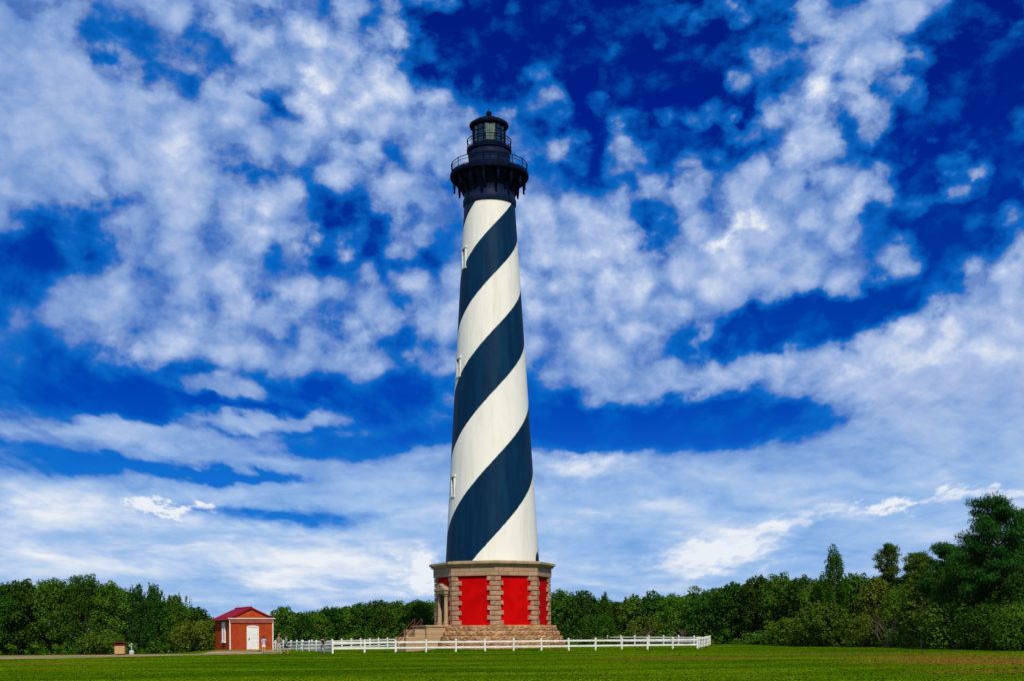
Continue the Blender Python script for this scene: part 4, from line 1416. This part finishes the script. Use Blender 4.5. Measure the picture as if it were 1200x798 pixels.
mass('background_woodland', [(-260, 688, 137), (-160, 684, 138), (-60, 690, 140), (20, 690, 142), (100, 685, 143), (160, 700, 143), (215, 715, 145), (250, 732, 146)], 430, 1, 7, 'leaf_dark', 'deep wood behind the trees on the left', 'wood', (1.2, 2.0))
mass('background_woodland', [(240, 735, 196), (330, 722, 196), (400, 716, 198), (450, 710, 198), (520, 708, 198), (600, 706, 198), (660, 700, 194), (720, 708, 192), (800, 700, 186), (850, 690, 180)], 620, 1, 12, 'leaf_dark', 'distant wood behind the lighthouse and fence', 'wood', (1.2, 2.2), 0.42)
mass('background_woodland', [(850, 692, 178), (920, 682, 170), (990, 682, 160), (1060, 680, 146), (1110, 662, 136), (1160, 650, 126), (1240, 640, 122), (1340, 640, 112), (1440, 650, 104)], 640, 1, 9, 'leaf_dark', 'deep wood behind the trees on the right', 'wood', (1.2, 2.2))
mass('undergrowth', [(-260, 752, 124), (-60, 752, 125.5), (60, 751, 127), (130, 750, 128), (200, 748, 131), (250, 746, 134)], 150, 1, 3, 'leaf_mid', 'low leafy undergrowth along the left track', 'undergrowth', (0.5, 1.0), 0.26, True)
mass('undergrowth', [(320, 738, 176), (420, 734, 184), (500, 734, 186), (650, 730, 176), (760, 732, 172), (850, 735, 166), (900, 735, 160)], 190, 1, 4, 'leaf_mid', 'low undergrowth behind the white fence', 'undergrowth', (0.7, 1.3), 0.30, True)
mass('undergrowth', [(900, 735, 160), (970, 735, 150), (1040, 738, 136), (1090, 736, 119), (1140, 732, 108), (1240, 728, 97), (1420, 728, 90)], 240, 1, 3.0, 'leaf_mid', 'low weedy undergrowth at the foot of the right wood', 'undergrowth', (0.5, 1.0), 0.24, True)


# ------------------------------------------------------------------ people
SK = {'s1': (.78, .52, .40), 's2': (.42, .24, .15)}
M['skin'] = mat('skin', (.50, .28, .19), 0.6)
M['eye'] = mat('eye', (.03, .02, .02), 0.2)


def skinned(name, verts, edges, radii, material, parent, root=0, extra=None, sub=1):
    me = bpy.data.meshes.new(name)
    me.from_pydata([tuple(v) for v in verts], edges, [])
    o = bpy.data.objects.new(name, me)
    C.objects.link(o)
    md = o.modifiers.new('skin', 'SKIN')
    md.branch_smoothing = 0.4
    for i, sv in enumerate(me.skin_vertices[0].data):
        r = radii[i]
        sv.radius = r if isinstance(r, tuple) else (r, r)
        sv.use_root = (i == root)
    sm = o.modifiers.new('sub', 'SUBSURF')
    sm.levels = sm.render_levels = sub
    bpy.context.view_layer.update()
    dg = bpy.context.evaluated_depsgraph_get()
    m2 = bpy.data.meshes.new_from_object(o.evaluated_get(dg))
    o.modifiers.clear()
    o.data = m2
    m2.name = name
    if extra:
        bm = bmesh.new()
        bm.from_mesh(m2)
        t_ = bpy.data.meshes.new('tmp')
        t_.from_pydata(extra.v, [], extra.f)
        bm.from_mesh(t_)
        bm.to_mesh(m2)
        bm.free()
        bpy.data.meshes.remove(t_)
    m2.materials.clear()
    m2.materials.append(material)
    m2.polygons.foreach_set('use_smooth', [True] * len(m2.polygons))
    o.parent = parent
    return o


def person(px, Y, face, height, label, shirt, legs_c, hair, pose=None, shorts=False, cap=None, shoes=(.04, .03, .03), shadez=None, longhair=False):
    b = on_ground(px, Y)
    root = empty('person', b, face, label, 'person')
    k = height / 1.72
    J = {'pel': (0, 0, .94), 'spi': (0, .01, 1.12), 'che': (0, 0, 1.32), 'nec': (0, .01, 1.48), 'hd1': (0, -.015, 1.575), 'hd2': (0, -.005, 1.655)}
    for s_, n_ in ((-1, 'l'), (1, 'r')):
        J.update({n_ + 'sh': (s_ * .185, .01, 1.40), n_ + 'el': (s_ * .235, .02, 1.13), n_ + 'wr': (s_ * .245, -.05, .90), n_ + 'ha': (s_ * .245, -.07, .82),
                  n_ + 'hi': (s_ * .095, 0, .88), n_ + 'kn': (s_ * .105, -.02, .49), n_ + 'an': (s_ * .105, .02, .09), n_ + 'to': (s_ * .115, -.15, .035)})
    J.update(pose or {})
    J = {a: Vector(v) * k for a, v in J.items()}
    names = list(J)
    ix = {a: i for i, a in enumerate(names)}
    E = [('pel', 'spi'), ('spi', 'che'), ('che', 'nec'), ('nec', 'hd1'), ('hd1', 'hd2')]
    for n_ in 'lr':
        E += [('che', n_ + 'sh'), (n_ + 'sh', n_ + 'el'), (n_ + 'el', n_ + 'wr'), (n_ + 'wr', n_ + 'ha'), ('pel', n_ + 'hi'), (n_ + 'hi', n_ + 'kn'), (n_ + 'kn', n_ + 'an'), (n_ + 'an', n_ + 'to')]
    rad = {'pel': (.145, .105), 'spi': (.125, .10), 'che': (.15, .11), 'nec': .055, 'hd1': (.078, .095), 'hd2': (.07, .085)}
    base = {'sh': .062, 'el': .043, 'wr': .03, 'ha': (.042, .022), 'hi': .086, 'kn': .058, 'an': .04, 'to': .036}
    rr = []
    for a in names:
        v = rad.get(a) or base[a[1:]]
        rr.append(tuple(x * k for x in v) if isinstance(v, tuple) else v * k)
    ex = MB()
    for n_, s_ in (('l', -1), ('r', 1)):           # five fingers to each hand
        wv, hv = J[n_ + 'wr'], J[n_ + 'ha']
        d = (hv - wv).normalized()
        side = Vector((0, 1, 0)) - d * d.y
        side.normalize()
        nrm = d.cross(side)
        for f, ln in enumerate((.07, .08, .075, .06)):
            q = hv + side * ((f - 1.5) * .021 * k) + d * .015
            ex.tube([q, q + d * ln * .5 * k, q + d * ln * .85 * k - nrm * s_ * .018 * k], [.0095 * k, .009 * k, .007 * k], 6)
        q = hv - side * .03 * k - d * .02
        ex.tube([q, q - side * .03 * k + d * .025 * k, q - side * .035 * k + d * .055 * k], [.012 * k, .010 * k, .008 * k], 6)
    hc = (J['hd1'] + J['hd2']) / 2
    hd = (J['hd2'] - J['hd1']).normalized()
    fw = Vector((0, -1, 0)) - hd * (-hd.y)
    fw.normalize()
    rt = fw.cross(hd)
    ex.sphere(hc + fw * .098 * k - hd * .022 * k, .018 * k, 8, 6, (.8, 1, 1.2))           # nose
    for s_ in (-1, 1):
        ex.sphere(hc + rt * s_ * .088 * k - hd * .01 * k, .024 * k, 8, 6, (.5, .8, 1.2))   # ears
    ex.sphere(hc + fw * .088 * k - hd * .062 * k, .022 * k, 8, 6, (1.2, .5, .4))          # mouth
    skinned('body', [J[a] for a in names], [(ix[a], ix[c]) for a, c in E], rr, M['skin'], root, 0, ex)
    for s_ in (-1, 1):
        MB().sphere(hc + fw * .088 * k + rt * s_ * .033 * k + hd * .005 * k, .012 * k, 8, 6).build('eye', M['eye'], root, True)

    def garment(name, nodes, edges, grow, color, ends=()):
        ids = {a: i for i, a in enumerate(nodes)}
        pts, rs = [], []
        for a in nodes:
            if ':' in a:
                p0, p1, f = a.split(':')
                p_ = J[p0].lerp(J[p1], float(f))
                v0, v1 = [(rad.get(q) or base[q[1:]]) for q in (p0, p1)]
                v0, v1 = [v if isinstance(v, tuple) else (v, v) for v in (v0, v1)]
                v = tuple(x + (y - x) * float(f) for x, y in zip(v0, v1))
            else:
                p_ = J[a]
                v = rad.get(a) or base[a[1:]]
                v = v if isinstance(v, tuple) else (v, v)
            pts.append(p_)
            rs.append(tuple((x + grow) * k for x in v))
        mm = bpy.data.materials.get('cloth_' + name + '_%d_%d_%d' % tuple(int(c * 255) for c in color)) or \
            mat('cloth_' + name + '_%d_%d_%d' % tuple(int(c * 255) for c in color), color, 0.9, mottled(tuple(c * 1.15 for c in color), tuple(c * .8 for c in color), 6))
        return skinned(name, pts, [(ids[a], ids[c]) for a, c in edges], rs, mm, root, 0)

    garment('shirt', ['spi', 'che', 'pel:spi:0.35', 'che:nec:0.45', 'lsh', 'rsh', 'lsh:lel:0.75', 'rsh:rel:0.75'],
            [('spi', 'che'), ('spi', 'pel:spi:0.35'), ('che', 'che:nec:0.45'), ('che', 'lsh'), ('che', 'rsh'), ('lsh', 'lsh:lel:0.75'), ('rsh', 'rsh:rel:0.75')], .024, shirt)
    if shorts:
        nd, ed = ['pel', 'pel:spi:0.3', 'lhi', 'rhi', 'lhi:lkn:0.75', 'rhi:rkn:0.75'], [('pel', 'pel:spi:0.3'), ('pel', 'lhi'), ('pel', 'rhi'), ('lhi', 'lhi:lkn:0.75'), ('rhi', 'rhi:rkn:0.75')]
        garment('shorts', nd, ed, .026, legs_c)
    else:
        nd, ed = ['pel', 'pel:spi:0.3', 'lhi', 'rhi', 'lkn', 'rkn', 'lkn:lan:0.93', 'rkn:ran:0.93'], [('pel', 'pel:spi:0.3'), ('pel', 'lhi'), ('pel', 'rhi'), ('lhi', 'lkn'), ('rhi', 'rkn'), ('lkn', 'lkn:lan:0.93'), ('rkn', 'rkn:ran:0.93')]
        garment('trousers', nd, ed, .026, legs_c)
    sm = mat('shoe_leather', shoes, 0.6)
    for n_ in 'lr':
        a, t_ = J[n_ + 'an'], J[n_ + 'to']
        MB().tube([a + (a - t_) * .35 + Vector((0, 0, -.03 * k)), a + Vector((0, 0, -.035 * k)), a.lerp(t_, .6) + Vector((0, 0, -.01)), t_ + (t_ - a) * .12], [.035 * k, .054 * k, .048 * k, .028 * k], 10).build('shoe', sm, root, True)
    hm = mat('hair', hair, 0.8)
    mb = MB().sphere(hc - fw * .018 * k + hd * .035 * k, .105 * k, 14, 10, (.92, 1.0, .95))
    if longhair:
        mb.tube([hc - fw * .06 * k + hd * .02 * k, hc - fw * .085 * k - hd * .08 * k, hc - fw * .08 * k - hd * .22 * k], [.07 * k, .075 * k, .03 * k], 10)
    mb.build('hair', hm, root, True)
    if cap:
        cm = mat('cap_cloth', cap, 0.85)
        mb = MB().sphere(hc - fw * .01 * k + hd * .075 * k, .108 * k, 14, 10, (.98, 1.05, .72))
        q = hc + fw * .13 * k + hd * .06 * k
        mb.box(0, 0, 0, .15 * k, .12 * k, .014 * k, Matrix.Translation(q))
        mb.build('cap', cm, root, True)
    return root


person(309, 124.2, R(200), 1.66, 'dark-haired person in pale blue top and white shorts by brick wall', (.33, .40, .62), (.80, .78, .74), (.015, .01, .01),
       {'lel': (-.27, -.06, 1.16), 'lwr': (-.36, -.22, 1.10), 'lha': (-.39, -.28, 1.09)}, True, None, (.35, .25, .2))
person(326.8, 125.5, R(20), 1.84, 'tall person in orange-red cap, olive shirt and pale grey trousers', (.17, .17, .09), (.40, .39, .40), (.09, .045, .02),
       {'rel': (.27, -.10, 1.17), 'rwr': (.12, -.26, 1.22), 'rha': (.06, -.31, 1.24)}, False, (.50, .10, .05), (.25, .22, .2))
person(335.2, 112.0, R(-55), 1.62, 'running person in green top and navy shorts with reddish hair', (.01, .30, .17), (.012, .02, .11), (.22, .065, .02),
       {'lel': (-.26, .16, 1.16), 'lwr': (-.24, -.02, 1.02), 'lha': (-.235, -.09, 1.00), 'rel': (.26, -.14, 1.18), 'rwr': (.20, -.28, 1.34), 'rha': (.18, -.32, 1.40),
        'lkn': (-.10, -.27, .60), 'lan': (-.10, -.10, .24), 'lto': (-.10, -.28, .20), 'rkn': (.10, .10, .50), 'ran': (.10, .14, .10), 'rto': (.10, -.01, .035)}, True, None, (.02, .02, .02), longhair=True)
person(378, 117.2, R(35), 1.68, 'stooping man in navy shirt and grey trousers near corner fence post', (.018, .024, .045), (.16, .17, .19), (.02, .015, .012),
       {'spi': (0, -.05, 1.11), 'che': (0, -.16, 1.27), 'nec': (0, -.26, 1.39), 'hd1': (0, -.34, 1.45), 'hd2': (0, -.385, 1.515),
        'lsh': (-.19, -.19, 1.33), 'rsh': (.19, -.19, 1.33), 'lel': (-.27, -.20, 1.07), 'rel': (.27, -.20, 1.07), 'lwr': (-.24, -.36, .90), 'rwr': (.24, -.36, .90),
        'lha': (-.22, -.42, .84), 'rha': (.22, -.42, .84), 'rkn': (.11, -.14, .50), 'ran': (.11, -.16, .09), 'rto': (.115, -.33, .035), 'lkn': (-.1, .04, .49), 'lan': (-.1, .16, .10), 'lto': (-.1, 0, .035)}, False, None, (.03, .03, .03))

# ------------------------------------------------------------------ grass blades on the lawn


def blade_fn(t, b, out):
    c = grass_color(t)
    geo = t.n('ShaderNodeNewGeometry')
    hs = t.n('ShaderNodeHueSaturation')
    t.link(c, hs.inputs['Color'])
    t.put(hs.inputs['Value'], t.step(geo.outputs['Random Per Island'], 0, 1, 0.95, 1.28, False))
    t.put(hs.inputs['Hue'], t.step(geo.outputs['Random Per Island'], 0, 1, 0.49, 0.51, False))
    t.link(hs.outputs[0], b.inputs['Base Color'])


M['blade'] = mat('grass_blade', (.05, .1, .01), 1.0, blade_fn, spec=0.0)
N = 150000
yy = 40 + 128 * nrng.random(N) ** 1.5
xx = (nrng.random(N) * 2 - 1) * (yy * 0.47 + 3)
keep = np.hypot(xx - TX, yy - TY) > 8.2
hd_ = np.hypot(xx - HXW, yy - HYW) > 3.6
# keep the track clear
xa = xx / yy * F + HX
trk = (xa < 332) & (yy > np.interp(xa, [-60, 60, 150, 240, 330], [97.5, 100.5, 107.5, 115.5, 123])) & (yy < 128)
keep &= hd_ & ~trk
xx, yy = xx[keep], yy[keep]
N = len(xx)
fl_ = nrng.random(5000)
seg = [(FA, FB), (FB, FC), (FA, FE)]
which = nrng.integers(0, 3, 5000)
fx = np.array([seg[w_][0].x + (seg[w_][1].x - seg[w_][0].x) * f_ for w_, f_ in zip(which, fl_)]) + nrng.normal(0, .12, 5000)
fy = np.array([seg[w_][0].y + (seg[w_][1].y - seg[w_][0].y) * f_ for w_, f_ in zip(which, fl_)]) + nrng.normal(0, .15, 5000)
xx, yy = np.concatenate([xx, fx]), np.concatenate([yy, fy])
N = len(xx)
zz = g(xx, yy)
hgt = nrng.uniform(0.02, 0.06, N) * np.where(nrng.random(N) < .02, 1.8, 1.0)
hgt[-5000:] *= 3.0
wdt = nrng.uniform(0.02, 0.045, N) * (1 + yy / 120)
an = nrng.uniform(0, 2 * np.pi, N)
lean = nrng.normal(0, 0.6, (N, 2)) * hgt[:, None]
base = np.stack([xx, yy, zz - 0.01], 1)
dv = np.stack([np.cos(an), np.sin(an), np.zeros(N)], 1) * wdt[:, None]
tip = base + np.stack([lean[:, 0], lean[:, 1], hgt], 1)
V = np.stack([base - dv, base + dv, tip], 1).reshape(-1, 3)
gr = raw_mesh('lawn_grass', V, np.arange(len(V)).reshape(-1, 3), M['blade'])
tag(gr, 'short green grass of the wide lawn in the foreground', 'grass', None, 'stuff')
